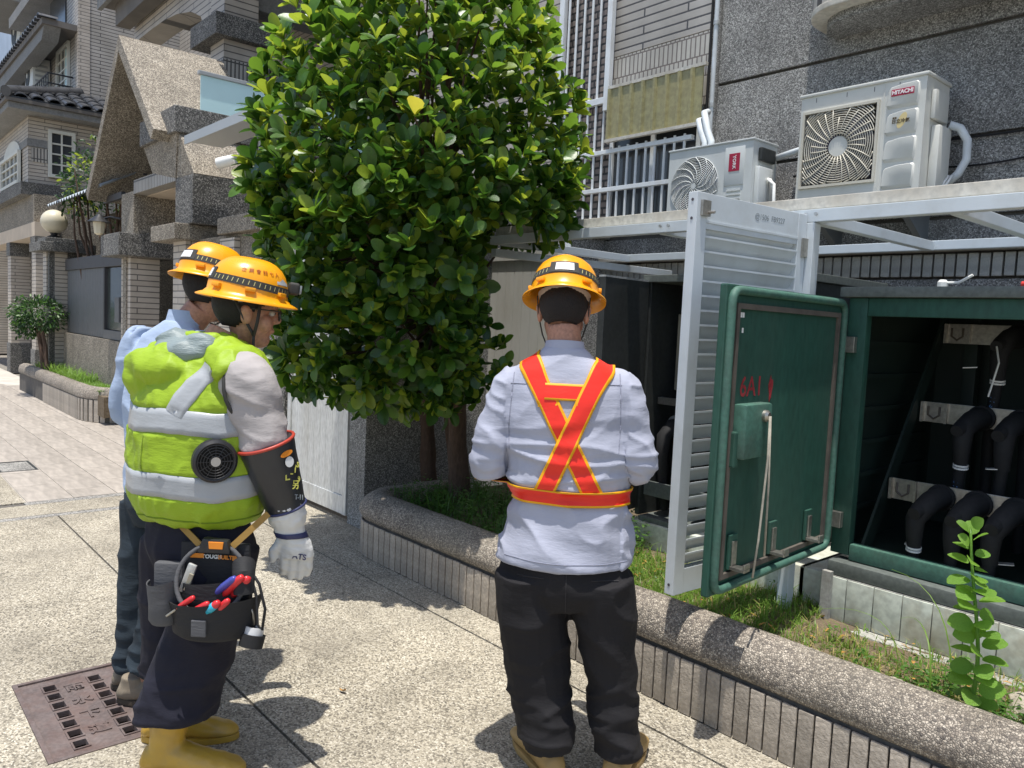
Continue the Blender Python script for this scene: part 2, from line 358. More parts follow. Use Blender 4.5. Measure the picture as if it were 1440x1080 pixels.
for (x, y, a, s) in ((-3.9, .35, .4, .03), (-2.05, 2.42, 1.2, .035), (-3.38, .97, 2, .02), (-2.72, 1.55, .2, .02)):
    l = MB(); n = 7
    pts = [(s*(-1+2*i/(n-1)), s*.4*math.sin(math.pi*i/(n-1))) for i in range(n)]
    vs_ = [(p[0], p[1], .004+.01*abs(p[0])/s) for p in pts]+[(p[0], -p[1], .004+.008*abs(p[0])/s+.002*q) for q, p in enumerate(pts)]
    l.add(vs_, [(i, i+1, n+i+1, n+i) for i in range(n-1)])
    lb = {-3.9: 'small brown dry leaf alone on the paving at the far left', -2.05: 'yellow dry leaf on the paving between the legs of the man in the harness', -3.38: 'small yellow leaf lying on the iron drain cover', -2.72: 'tiny dry leaf on the open paving right of the green vest'}[x]
    l.build('fallen_leaf', 'dry_leaf', label=lb, cat='leaf', group='dry leaves on the paving', loc=(x, y, .002), rz=a)
# ------------------------------------------------------------------ main planter
pl = thing('planter', 'long low planter faced with upright brown tiles under a rounded pebble coping', 'planter', (0, 0, 0))
path = [(2.2, 2.56)]+[(x, 2.56) for x in (1.2, .2, -.8, -1.8, -2.8, -3.8)]
AC, AR = (-4.22, 2.86), .30
path += [(AC[0]+AR*math.cos(a), AC[1]+AR*math.sin(a)) for a in [R_(270-90*i/8) for i in range(9)]]+[(-4.52, 3.4)]
def sweep(path, prof):
    rings = []
    for i, p in enumerate(path):
        a = Vector(path[max(i-1, 0)]); b = Vector(path[min(i+1, len(path)-1)]); d = (b-a).normalized(); nrm = Vector((-d.y, d.x))   # outward
        nrm = -nrm if nrm.dot(Vector((0, -1)) if i < len(path)-6 else Vector((-1, 0))) < 0 else nrm
        rings.append([(p[0]+nrm.x*o, p[1]+nrm.y*o, z) for o, z in prof])
    return rings
fine = []
for a, b in zip(path, path[1:]):
    n = max(1, int((Vector(b)-Vector(a)).length/.05)); fine += [(a[0]+(b[0]-a[0])*i/n, a[1]+(b[1]-a[1])*i/n) for i in range(n)]
fine.append(path[-1])
MB().loft(sweep(path, [(-.012, -.03), (-.012, .236), (-.2, .236), (-.2, -.03)])).build('core', 'joint_dark', pl)
prof = [(.0, .236), (.008, .246)]
for i in range(11):
    a = math.pi*i/10; prof.append((-.105+.125*math.cos(a), .275+.125*math.sin(a)*(.95)))
prof += [(-.23, .236)]
cr = sweep(fine, prof)
for r in cr:
    for j, p in enumerate(r):
        if 1 < j < 13:
            n_ = noise.noise(Vector(p)*9)*.006+noise.noise(Vector(p)*2.2)*.006
            r[j] = (p[0], p[1]-n_, p[2]+n_)
MB().loft(cr).build('coping', 'coping_pebble', pl, smooth=60)
tm = []
for k in range(3):
    m_ = MB().box(-.0282, .0282, -.012, 0, .004, .222); tm.append(m_.mesh('facing_tile', 'strip_tile', bevel=.004, smooth=35))
# tiles along the straight and round the corner
s_ = 0; L = [0]
for a, b in zip(path, path[1:]): L.append(L[-1]+(Vector(b)-Vector(a)).length)
d = 1.0
while d < L[-1]:
    i = max(k for k in range(len(L)) if L[k] <= d); i = min(i, len(path)-2)
    a, b = Vector(path[i]), Vector(path[i+1]); tt = (b-a).normalized(); p = a+tt*(d-L[i])
    o = obj('facing_tile', tm[0], pl, loc=(p.x, p.y, random.uniform(-.002, .002)), rz=math.atan2(-tt.y, -tt.x)+random.uniform(-.015, .015))
    d += .0633
# soil
so_ = MB(); nx, ny = 60, 16; vs_ = []
for i in range(nx+1):
    for j in range(ny+1):
        x = -4.5+6.7*i/nx; y = 2.70+1.6*j/ny
        vs_.append((x, y, .285+.03*noise.noise(Vector((x*2, y*2, 0)))+.015*noise.noise(Vector((x*9, y*9, 3)))-.02*max(0, (x+2.4)/2)))
so_.add(vs_, [(i*(ny+1)+j, (i+1)*(ny+1)+j, (i+1)*(ny+1)+j+1, i*(ny+1)+j+1) for i in range(nx) for j in range(ny)])
so_.build('soil', 'soil', pl, smooth=True)
# ------------------------------------------------------------------ granite house on the right (facade plane y = FY)
FY = 5.25
h1 = thing('granite_house', 'grey pebble-dashed house wall behind the green electrical cabinet', 'building', (0, FY, 0))
def hp(name, x0, x1, y0, y1, z0, z1, m, bevel=0, par=None, **k):
    return MB().box(x0, x1, y0-FY, y1-FY, z0, z1).build(name, m, par or h1, bevel=bevel, **k)
hp('wall', -9.5, 6, FY+.02, FY+.4, -.03, 9.0, 'joint_dark')
zs = [0, .75, 1.90, 2.30, 2.78, 3.434, 4.10, 4.9, 5.8]
for a, b in zip(zs[3:], zs[4:]):
    hp('pebble_panel', -3.70, 6, FY-.012, FY+.02, a+.012, b-.012, 'facade_pebble', bevel=.004)
hp('pebble_panel', -5.30, 6, FY-.012, FY+.02, 2.135, 2.288, 'facade_pebble')
hp('pebble_panel', -5.30, 6, FY-.012, FY+.02, .0, 1.918, 'facade_pebble')
hp('ledge', -5.35, 6, FY-.10, FY+.019, 2.088, 2.132, 'concrete', bevel=.008)
# row of pale upright tiles
stm = MB().box(-.027, .027, -.022, .012, -.07, .07).mesh('strip_tile', 'pale_tile', bevel=.004)
k = 0; x = -5.25
while x < .6:
    obj('strip_tile', stm, h1, loc=(x, .0, 2.005+random.uniform(-.002, .002))); x += .0655
# cream tile wall left of the window, behind the tree
hp('tile_wall', -9.5, -5.36, FY-.06, FY+.02, -.03, 9, 'cream_tile_wall')
hp('tile_wall', -5.36, -4.78, FY-.03, FY+.02, 2.40, 5.2, 'brown_tile_wall')
hp('tile_wall', -4.78, -3.78, FY-.05, FY+.02, 3.30, 3.86, 'mesh_tile')
hp('tile_wall', -4.78, -3.78, FY-.045, FY+.02, 3.87, 5.2, 'grey_tile_wall')
hp('corner_column', -3.80, -3.705, FY-.04, FY+.03, 2.3, 5.2, 'facade_pebble', bevel=.006)
wn = hp('window', -4.78, -3.82, FY-.012, FY+.02, 2.42, 3.30, 'pane_dark')
for x in (-4.76, -4.30, -3.84): MB().box(x-.02, x+.02, -.035, -.012, 2.42, 3.3).build('frame', 'bar_white', wn)
# window guard
wg = MB().box(-5.40, -5.34, -.13, -.08, 2.40, 5.2).box(-4.80, -4.745, -.13, -.08, 3.40, 5.2).build('window_guard', 'bar_white', h1, bevel=.004)
bar = MB().cyl((0, 0, 2.44), (0, 0, 3.47), .011, n=8).mesh('bar', 'bar_white', smooth=40)
bar2 = MB().cyl((0, 0, 3.52), (0, 0, 5.2), .011, n=8).mesh('bar', 'bar_white', smooth=40)
bar3 = MB().cyl((0, 0, 2.44), (0, 0, 3.08), .011, n=8).mesh('bar', 'bar_white', smooth=40)
x = -5.29
while x < -3.85:
    if x < -4.80:
        obj('bar', bar, wg, loc=(x, -.105, 0)); obj('bar', bar2, wg, loc=(x, -.105, 0))
    else: obj('bar', bar3, wg, loc=(x, -.105, 0))
    x += .098
for (x0, x1, z, t) in ((-5.34, -4.745, 3.495, .028), (-5.34, -3.84, 3.045, .018), (-5.34, -3.84, 2.72, .018), (-5.34, -3.84, 2.44, .022)):
    MB().box(x0, x1, -.125, -.085, z-t, z+t).build('rail', 'bar_white', wg, bevel=.003)
for z in (2.44, 3.495):
    MB().box(-5.385, -5.355, -.08, -.03, z-.02, z+.02).build('bracket_arm', 'bar_white', wg)
# corrugated yellow sheet over the guard
cs = MB(); rg = []
n = 96
for i in range(n+1):
    x = -4.71+.98*i/n; u = (i % 12)/12
    d = -.150-(.022 if u < .22 else 0)
    rg.append([(x, d, 3.12), (x, d, 3.56), (x, d+.003, 3.56), (x, d+.003, 3.12)])
cs.loft(rg).build('corrugated_sheet', 'yellow_sheet', h1)
MB().box(-4.72, -3.72, -.175, -.137, 3.11, 3.135).build('sheet_rail', 'old_white', h1)
MB().box(-4.72, -3.72, -.16, -.13, 3.56, 3.585).build('sheet_rail', 'old_white', h1)
MB().tube([(-3.725, -.05, 2.6), (-3.725, -.05, 3.3), (-3.73, -.05, 5.2)], .018, 10).build('conduit', 'pipe_wrap', h1, smooth=40)
MB().tube([(-3.765, -.055, 2.6), (-3.765, -.055, 5.2)], .011, 8).build('cable', 'rubber', h1, smooth=40)
for z in (2.9, 3.28, 3.9): MB().cyl((-3.725, -.05, z-.015), (-3.725, -.05, z+.015), .024, n=10).build('pipe_clip', 'galv', h1)
# black cables slung across the wall
def sag(p0, p1, s, n=14): 
    p0, p1 = Vector(p0), Vector(p1); return [p0.lerp(p1, i/n)+Vector((0, 0, -s*4*(i/n)*(1-i/n))) for i in range(n+1)]
MB().tube(sag((-2.2, -.03, 2.78), (-.6, -.03, 2.80), .02), .007, 6).build('cable', 'rubber', h1, smooth=True)
MB().tube(sag((-2.1, -.035, 2.62), (-.9, -.035, 2.80), .09), .006, 6).build('cable', 'rubber', h1, smooth=True)
MB().tube(sag((-3.0, -.03, 2.66), (-2.0, -.03, 2.74), .01), .008, 6).build('cable', 'rubber', h1, smooth=True)
# rounded tiled bay overhead
bp = []
bx0, bx1, by, rr = -2.85, 6, FY-.42, .30
pts = [(bx1, FY), (bx1, by)]+[(bx0+rr+rr*math.cos(a), by+rr+rr*math.sin(a)) for a in [R_(270-90*i/10) for i in range(11)]]+[(bx0, FY)]
MB().prism([(p[0], p[1]-FY, 3.66) for p in pts], (0, 0, 2.4)).build('bay', 'vert_tile', h1)
MB().prism([(p[0]+(.0 if p[1] > FY-.1 else 0), (p[1]-FY)*1.04, 3.615) for p in pts], (0, 0, .043)).build('bay_rim', 'old_white', h1, bevel=.008)
pts2 = [(p[0]*.97-.0 if p[0] < 0 else p[0], (p[1]-FY)*.8) for p in pts]
MB().prism([(p[0], p[1], 3.56) for p in pts2], (0, 0, .054)).build('bay_soffit', 'facade_pebble', h1)
# ------------------------------------------------------------------ air conditioners
def grille(par, cx, cz, y, R, rings, spokes, m, hubr=.07, swirl=.9, wire=.0035, corner=None):
    for k in range(rings):
        r = hubr+(R-hubr)*(k+1)/rings
        n = 96; pts = []
        for i in range(n+1):
            a = 2*math.pi*i/n; pts.append((cx+r*math.cos(a), y, cz+r*math.sin(a)))
        if corner and r > corner:
            seg = MB(); run = []
            for p in pts+[None]:
                if p and abs(p[0]-cx) < corner and abs(p[2]-cz) < corner: run.append(p)
                else:
                    if len(run) > 2: MB().tube(run, wire, 5).build('grille_ring', m, par, smooth=True)
                    run = []
            pass
            continue
        MB().tube(pts, wire, 5, cap=False).build('grille_ring', m, par, smooth=True)
    for k in range(spokes):
        a0 = 2*math.pi*k/spokes; pts = []
        for i in range(7):
            r = hubr+(R*(1.25 if corner else 1)-hubr)*i/6; a = a0+swirl*(i/6)
            p = (cx+r*math.cos(a), y-.003, cz+r*math.sin(a))
            if corner and (abs(p[0]-cx) > corner or abs(p[2]-cz) > corner): break
            pts.append(p)
        if len(pts) > 2: MB().tube(pts, wire, 4).build('grille_spoke', m, par, smooth=True)
ac1 = thing('air_conditioner', 'large cream air conditioner outdoor unit with square fan grille on the pebble wall', 'air conditioner', (-2.735, 4.8, 2.395), group='air conditioner outdoor units')
W1, H1_, D1 = .775, .665, .33
def shell(par, W_, H_, D_, m, op, name='casing'):
    """casing with a round-cornered body and a sunk fan opening op=(x0,x1,z0,z1)"""
    x0, x1, z0, z1 = op
    b = MB()
    b.box(0, x0, 0, .02, 0, H_).box(x1, W_, 0, .02, 0, H_).box(x0, x1, 0, .02, 0, z0).box(x0, x1, 0, .02, z1, H_)
    b.box(0, W_, .02, D_, 0, .02).box(0, W_, .02, D_, H_-.02, H_).box(0, .02, .02, D_, .02, H_-.02).box(W_-.02, W_, .02, D_, .02, H_-.02).box(.02, W_-.02, D_-.02, D_, .02, H_-.02)
    b.box(x0-.02, x1+.02, .15, .16, z0-.02, z1+.02)
    return b.build(name, m, par)
shell(ac1, W1, H1_, D1, 'ac_cream', (.03, .505, .1, .555))
MB().box(-.012, W1+.012, -.012, D1+.01, H1_+.001, H1_+.022).build('lid', 'ac_cream', ac1, bevel=.008, smooth=40)
MB().box(.03, .505, .13, .149, .1, .555).build('fan_recess', 'ac_dark', ac1)
for k in range(3):
    bl = MB(); a0 = 2*math.pi*k/3
    rings = []
    for i in range(6):
        a = a0+i*.22; rings.append([(.268+r*math.cos(a+.25*r), .075-.012*i, .328+r*math.sin(a+.25*r)) for r in (.05, .12, .2)])
    bl.loft(rings, closed=False, cap=False).build('fan_blade', 'ac_purple', ac1, smooth=True)
MB().lathe((.268, -.004, .328), [(.0, .0), (.062, 0), (.068, -.012), (.068, -.03)], 28, ax=(0, -1, 0)).build('hub_cap', 'ac_cream', ac1, smooth=40)
grille(ac1, .268, .328, -.008, .318, 18, 26, 'ac_grille', hubr=.066, swirl=-.35, wire=.0036, corner=.228)
gf = MB()
for a in ((.022, .514, .556, .572), (.022, .514, .084, .1), (.022, .036, .1, .556), (.5, .514, .1, .556)): gf.box(a[0], a[1], -.014, .0, a[2], a[3])
gf.build('grille_frame', 'ac_grille', ac1)
MB().box(.53, .536, -.003, 0, 0, H1_).build('seam', 'ac_cream', ac1)
for k in range(4):
    z1 = H1_-.018-.157*k; z0 = z1-.145
    rc = []
    for (i, sc) in ((0, 1), (1, .93)):
        ins = .008*i
        rc.append([(.555+ins+.008, -.012*i, z0+ins*2.2), (.735-ins, -.012*i, z0+ins*2.6), (.742-ins, -.012*i, z0+.05), (.742-ins, -.012*i, z1-ins-.012), (.73-ins, -.012*i, z1-ins), (.64, -.012*i, z1-ins-.004), (.575+ins, -.012*i, z1-ins-.016), (.562+ins, -.012*i, z1-ins-.03), (.552+ins, -.012*i, z0+.02)])
    rc[1] = [(p[0], -.014, p[2]) for p in rc[1]]
    MB().loft(rc).build('embossed_panel', 'ac_cream', ac1, smooth=45)
lp = H1_-.075
MB().box(.583, .712, -.0175, -.0135, lp-.019, lp+.019).build('logo_plate', 'logo_red', ac1)
text_mesh('logo_text', 'HITACHI', .031, 'logo_white', ac1, frame((.6475, -.0182, lp), (1, 0, 0), (0, 0, 1)), bold=.0012)
l2 = H1_-.24
ov = MB(); ov.prism([(.655+.024*math.cos(a)*1.0+.014*math.sin(a), -.0142, l2+.045*math.sin(a)) for a in [2*math.pi*i/24 for i in range(24)]], (0, -.001, 0)); ov.build('logo_disc', 'logo_gold', ac1)
text_mesh('logo_text', '日立冷氣', .026, 'logo_brown', ac1, frame((.648, -.0156, l2-.004), (1, 0, 0), (0, 0, 1)), bold=.0006)
text_mesh('logo_text', '家用', .012, 'logo_brown', ac1, frame((.612, -.0156, l2+.017), (1, 0, 0), (0, 0, 1)), bold=.0004)
# valve cover and pipes on the side
MB().box(W1+.001, W1+.055, .10, .28, .0, .40).build('valve_cover', 'ac_cream', ac1, bevel=.015, smooth=40)
MB().box(W1+.001, W1+.03, .07, .27, .43, .60).build('side_handle', 'ac_cream', ac1, bevel=.012, smooth=40)
MB().tube([(W1+.05, .24, .42), (W1+.10, .27, .40), (W1+.135, .30, .33), (W1+.135, .31, .22), (W1+.10, .30, .14), (W1+.05, .27, .08)], .024, 10).build('pipe', 'pipe_wrap', ac1, smooth=True)
for dx in (0, .02): MB().tube([(W1+.07+dx, .24, .12), (W1+.06+dx, .2, .07), (W1+.045, .2, .02), (W1+.03+dx, .18, -.04)], .008, 6).build('pipe', 'white_paint', ac1, smooth=True)
for x in (.1, .66):
    MB().prism([(x-.02, .0, -.004), (x-.02, .44, -.004), (x-.02, .44, -.26), (x-.02, .40, -.26), (x-.02, .0, -.05)], (.04, 0, 0)).build('bracket', 'bracket', ac1)
for x in (.1, .3, .47, .62): MB().box(x, x+.003, -.0015, 0, H1_-.04, H1_-.012).build('notch', 'ac_dark', ac1)
# smaller unit
ac2 = thing('air_conditioner', 'smaller white air conditioner outdoor unit with round fan grille beside the barred window', 'air conditioner', (-3.72, 4.72, 2.30), group='air conditioner outdoor units')
W2, H2, D2 = .70, .53, .30
shell(ac2, W2, H2, D2, 'ac_white', (.02, .45, .05, .48))
MB().box(-.008, W2+.008, -.008, D2+.008, H2+.001, H2+.016).build('lid', 'ac_white', ac2, bevel=.006, smooth=40)
MB().box(.02, .45, .12, .149, .05, .48).build('fan_recess', 'ac_dark', ac2)
msk = MB(); n = 48; cx, cz = .235, .265
inn = [(cx+.203*math.cos(2*math.pi*i/n), cz+.203*math.sin(2*math.pi*i/n)) for i in range(n)]
def sqp(a):
    c, s = math.cos(a), math.sin(a); q = .2155/max(abs(c), abs(s)); return (cx+q*c, cz+q*s)
out = [sqp(2*math.pi*i/n) for i in range(n)]
msk.add([(p[0], y, p[1]) for y in (.0005, .03) for p in out+inn], [(i, (i+1) % n, n+(i+1) % n, n+i) for i in range(n)]+[(n+i, n+(i+1) % n, 3*n+(i+1) % n, 3*n+i) for i in range(n)])
msk.build('fan_surround', 'ac_white', ac2)
grille(ac2, cx, cz, -.006, .203, 16, 14, 'ac_white', hubr=.02, swirl=1.1, wire=.003)
MB().lathe((cx, -.006, cz), [(.021, 0), (.021, .006)], 16, ax=(0, -1, 0)).build('hub_cap', 'ac_white', ac2)
for k in range(3):
    bl = MB(); a0 = 2*math.pi*k/3
    bl.loft([[(cx+r*math.cos(a0+i*.22+.25*r), .07-.012*i, cz+r*math.sin(a0+i*.22+.25*r)) for r in (.04, .1, .18)] for i in range(6)], closed=False, cap=False).build('fan_blade', 'ac_purple', ac2, smooth=True)
MB().box(.485, .64, -.006, .0, .24, .50).build('raised_panel', 'ac_white', ac2, bevel=.006, smooth=40)
MB().box(.52, .605, -.0085, -.0063, .335, .455).build('logo_plate', 'logo_red', ac2)
text_mesh('logo_text', 'YORK', .034, 'logo_white', ac2, frame((.5625, -.0092, .395), (0, 0, -1), (1, 0, 0)), bold=.0008)
for k in range(3): MB().box(.51, .62, -.009, 0, .20-.028*k, .212-.028*k).build('vent_slot', 'ac_white', ac2)
MB().box(W2+.001, W2+.04, .03, .2, .03, .36).build('valve_cover', 'ac_white', ac2, bevel=.012, smooth=40)
MB().box(W2+.001, W2+.03, .06, .24, .40, .49).build('side_handle', 'cab_dark', ac2, bevel=.01)
MB().tube([(W2+.01, .27, .45), (W2+.22, .36, .52), (W2+.42, .43, .56)], .022, 10).build('pipe', 'pipe_wrap', ac2, smooth=True)
for dx in (0, .03): MB().tube([(W2+.05, .12+dx, .28), (W2+.10, .12, .24-dx), (W2+.12, .1, .12), (W2+.09+dx, .08, .0), (W2+.1, .08, -.05)], .012, 8).build('pipe', 'white_paint', ac2, smooth=True)
for dx in (0, .055): MB().tube([(.10+dx, .28, H2-.02), (.09+dx, .30, H2+.12), (.03+dx, .32, H2+.22), (.0+dx*.8, .33, H2+.30+dx), (-.02+dx*.8, .40, H2+.32+dx)], .026, 10).build('pipe', 'pipe_wrap', ac2, smooth=True)
# ------------------------------------------------------------------ white enclosure frame with shelf
fr = thing('metal_canopy_frame', 'white metal frame of posts and beams above the electrical cabinets', 'frame', (0, 3.25, 0))
def fb(name, a, b, w, h, m='white_alu'): return MB().bar((a[0], a[1]-3.25, a[2]), (b[0], b[1]-3.25, b[2]), w, h).build(name, m, fr, bevel=.003)
fb('beam', (-3.95, 3.25, 2.05), (1.5, 3.25, 2.05), .05, .055)
fb('shelf_edge', (-3.95, 3.30, 2.112), (1.5, 3.30, 2.112), .06, .05, 'old_white')
fb('beam', (-3.95, 4.55, 2.05), (1.5, 4.55, 2.05), .05, .05)
for x in (-3.9, -2.6, -1.76, -1.19, .3): fb('cross_beam', (x, 3.28, 2.045), (x, 4.52, 2.045), .045, .05)
fb('beam', (-3.95, 3.26, 1.975), (-3.95, 5.1, 1.975), .05, .05)
MB().box(-1.785, -1.735, -.028, .028, .28, 2.02).build('post', 'white_alu', fr, bevel=.003)
MB().box(1.2, 1.25, -.028, .028, .28, 2.02).build('post', 'white_alu', fr, bevel=.003)
for x in (-1.76, -2.55): 
    for d in (-.02, .03): MB().cyl((x+d, -.03, 2.055), (x+d, -.037, 2.055), .008, n=8).build('bolt', 'galv', fr)
# louvred door, swung open
ld = thing('louvred_door', 'white louvred metal door standing open above the planter', 'door', (-1.79, 3.22, .49))
ang = math.atan2(2.48-3.22, -1.83+1.79); ld.rotation_euler = (0, 0, ang)
LW, LH, st = .745, 1.565, .062          # local x runs away from the hinge
for x in (0, LW-st): MB().box(x, x+st, -.022, .022, 0, LH).build('stile', 'white_alu', ld, bevel=.003)
MB().box(st, LW-st, -.018, .018, LH-.135, LH).build('rail', 'white_alu', ld, bevel=.002)
MB().box(st, LW-st, -.018, .018, 0, .10).build('rail', 'white_alu', ld, bevel=.002)
z = .112
slm = MB().obox((LW/2, 0, 0), (1, 0, 0), Vector((0, math.cos(R_(54)), math.sin(R_(54)))), Vector((0, -math.sin(R_(54)), math.cos(R_(54)))), LW-2*st, .062, .004)
slm.box(st, LW-st, .0185, .0215, .024, .032)
slm = slm.mesh('slat', 'white_alu')
while z < LH-.15:
    obj('slat', slm, ld, loc=(0, 0, z+.018)); z += .0565
text_mesh('scribble', '@1506  FB9227', .032, 'pencil', ld, frame((LW*.36, .0186, LH-.05), (-1, 0, 0), (0, 0, 1)), ext=.0002)
for z in (.3, 1.12, 1.42):
    MB().box(-.03, .035, .024, .032, z-.04, z+.04).cyl((-.015, .03, z-.045), (-.015, .03, z+.045), .009, n=10).build('hinge', 'steel', ld)
for z in (LH-.03, LH-.10, .04): MB().cyl((LW+.0005, 0, z), (LW+.002, 0, z), .006, n=8).build('screw', 'ac_dark', ld)
MB().box(LW-.07, LW-.02, .024, .034, LH-.09, LH-.03).cyl((LW-.06, .034, LH-.075), (LW-.06, .06, LH-.075), .006, n=8).build('latch', 'steel', ld, bevel=.002)
# ------------------------------------------------------------------ green switch cabinet
gc = thing('switch_cabinet', 'green metal electrical cabinet open to show black cable elbows', 'cabinet', (0, 3.4, 0))
CX0, CX1, CY0, CY1, CZ0, CZ1 = -1.64, .9, 0., .98, .565, 1.752
def cb(name, x0, x1, y0, y1, z0, z1, m, bevel=.004, **k): return MB().box(x0, x1, y0, y1, z0, z1).build(name, m, gc, bevel=bevel, smooth=30 if bevel else False, **k)
cb('roof', CX0-.03, CX1, -.035, CY1+.02, CZ1-.045, CZ1, 'cab_ledge', .008)
cb('top_rail', CX0+.085, CX1, 0, .05, CZ1-.125, CZ1-.047, 'cab_green')
cb('side_wall', CX0, CX0+.03, .052, CY1, CZ0, CZ1-.047, 'cab_inside_shade', 0)
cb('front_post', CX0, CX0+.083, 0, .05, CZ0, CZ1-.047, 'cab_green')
cb('back_wall', CX0+.03, CX1, CY1-.03, CY1, CZ0, CZ1-.047, 'cab_inside_shade', 0)
cb('floor_plate', CX0+.03, CX1, .052, CY1-.03, CZ0, CZ0+.03, 'cab_inside_shade', 0)
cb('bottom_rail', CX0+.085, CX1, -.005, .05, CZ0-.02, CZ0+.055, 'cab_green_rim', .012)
for k in range(6): cb('side_rib', CX0+.031, CX0+.05, .12, .85, .75+.15*k, .77+.15*k, 'cab_inside_shade', 0)
cb('inner_post', CX0+.2, CX0+.26, CY1-.16, CY1-.1, CZ0+.03, CZ1-.05, 'cab_inside_shade', .004)
MB().prism([(-1.52, .02, CZ0+.03), (-1.52, .12, CZ0+.03), (-1.52, .80, 1.62), (-1.52, .74, 1.66)], (.012, 0, 0)).build('side_plate', 'cab_inside_shade', gc)
# mounting rails with elbows
def rail_row(y, z, n, x0=-1.50, pitch=.145, first=.16):
    r = MB().box(x0, CX1-.05, y, y+.012, z-.095, z).build('mounting_rail', 'steel', gc, bevel=.002)
    MB().box(x0, x0+.012, y-.02, y, z-.095, z).build('rail_flange', 'steel', r)
    MB().tube([(x0+.03, y-.004, z-.02), (x0+.03, y-.004, z-.06), (x0+.055, y-.004, z-.078), (x0+.08, y-.004, z-.06), (x0+.08, y-.004, z-.02)], .005, 6).build('slot_rim', 'gasket', r)
    MB().box(x0+.105, x0+.117, y-.018, y, z-.095, z).build('rail_flange', 'steel', r)
    for k in range(n):
        x = x0+first+.06+pitch*k
        e = MB()
        jx = random.uniform(-.012, .012)
        p = [(x, y+.02, z-.05), (x, y-.05, z-.052), (x-.006, y-.11, z-.062), (x-.014, y-.165, z-.088), (x-.02+jx, y-.185, z-.13), (x-.022+jx, y-.18, z-.19), (x-.022+jx, y-.17, z-.25)]
        e.tube(p, [.050, .050, .047, .044, .039, .034, .028], 14)
        eo = e.build('cable_elbow', 'rubber', gc, smooth=50)
        MB().cyl((x, y-.003, z-.05), (x, y-.02, z-.05), .058, n=18).build("collar", "rubber", eo, smooth=40)
        MB().tube([(x-.018, y-.15, z-.075), (x-.022, y-.23, z-.10)], [.036, .026], 12).build('plug', 'rubber', eo, smooth=40)
        MB().tube([(x-.022+jx, y-.172, z-.24), (x-.035+jx, y-.155, z-.36), (x-.05+jx, y-.13, max(CZ0+.02, z-.52)), (x-.05, y-.1, CZ0+.03)], .024, 10).build('cable', 'rubber', eo, smooth=40)
        if k in (0, 3): 
            for dz in (0, .012): MB().cyl((x-.022+jx, y-.171, z-.248-dz), (x-.0225+jx, y-.170, z-.255-dz), .031, n=14).build('band', 'white_paint', eo)
        if k == 0:
            for q, ch in enumerate('Ondfond'):
                text_mesh('print', ch, .026, 'cable_blue', eo, frame((x-.030+jx-.0017*q, y-.184+.0017*q, z-.285-.021*q), (0, 0, -1), (1, 0, 0)), ext=.0004)
rail_row(.245, .905, 10)
rail_row(.525, 1.245, 10, pitch=.16, first=.2)
rail_row(.73, 1.62, 9, pitch=.15, first=.26)
for (x, y, z) in ((-1.33, .1, .66), (-.98, .12, .66), (-1.3, .5, 1.42), (-1.12, .34, 1.0)):
    MB().obox((x, y, z), Vector((.9, .3, .1)), Vector((-.3, .9, 0)), Vector((0, 0, 1)), .06, .04, .004).build('tag', 'white_paint' if z > 1.3 else 'galv', gc)
MB().tube([(-1.2, .5, 1.52), (-1.17, .45, 1.45), (-1.19, .42, 1.3)], .004, 6).build('wire', 'white_paint', gc)
# plinth
cb('ledge', CX0+.02, CX1, -.058, .06, CZ0-.085, CZ0-.022, 'cab_ledge', .01)
cb('plinth_core', CX0+.0, CX1, -.06, 1, .1, CZ0-.087, 'concrete', 0)
for k in range(20):
    x = CX0+.004+.118*k
    cb('plinth_tile', x, x+.114, -.07, -.0605, .285, CZ0-.09, 'plinth_tile', .002)
cb('plinth_foot', CX0-.05, CX1, -.14, -.062, .15, .282, 'concrete', .008)
for q, x in enumerate((-2.4, -2.05, -1.78)): cb('plinth_foot', x, x+.3, .0, .9, .15, .46, 'plinth_tile', .006)
MB().box(CX0+.02, CX0+.06, -.1, -.075, .15, .5).build('plinth_pipe', 'concrete', gc)
for z in (.72, 1.50):
    MB().box(CX0-.012, CX0+.05, -.03, -.002, z-.035, z+.035).cyl((CX0-.01, -.02, z-.04), (CX0-.01, -.02, z+.04), .014, n=10).build('hinge', 'steel', gc, bevel=.002)
# things lying on the roof
MB().lathe((-1.28, 3.45, CZ1+.002), [(.02, 0), (.02, .02), (.012, .03)], 12).tube([(-1.27, 3.45, CZ1+.02), (-1.22, 3.45, CZ1+.02), (-1.17, 3.45, CZ1+.05)], .006, 6).build('valve_handle', 'white_paint', label='small white valve handle lying on top of the green cabinet', cat='valve', smooth=30)
MB().box(-.98, -.9, 3.42, 3.5, CZ1+.002, CZ1+.022).cyl((-1.0, 3.46, CZ1+.012), (-.9, 3.46, CZ1+.012), .012).build('red_tool', 'red_paint', label='red tool lying on top of the green cabinet at the picture edge', cat='tool', bevel=.003, smooth=30)
# open door (local x away from the hinge, inner face towards +y)
gd = obj('door', None, gc, loc=(-1.655, -.012, .575)); 
gang = math.atan2(2.325-3.4, -1.571+1.655); gd.rotation_euler = (0, 0, gang)
DW, DH = 1.03, 1.125
MB().box(.0, DW, -.03, .0, 0, DH).build('panel', 'cab_green', gd, bevel=.006)
def rim_bar(a, b): return MB().tube([a, b], .026, 12)
RP = [(.02, .01, .02), (DW-.02, .01, .02), (DW-.02, .01, DH-.02), (.02, .01, DH-.02)]
rr_ = MB()
ctr = []
for i in range(4):
    p, q = Vector(RP[i]), Vector(RP[(i+1) % 4]); o_ = Vector(RP[i-1])
    d0 = (o_-p).normalized(); d1 = (q-p).normalized()
    for t in (0, .25, .5, .75, 1):
        ctr.append(p+d0*.05*(1-t)**2+d1*.05*t**2)
ctr.append(ctr[0]); ctr.append(ctr[1])
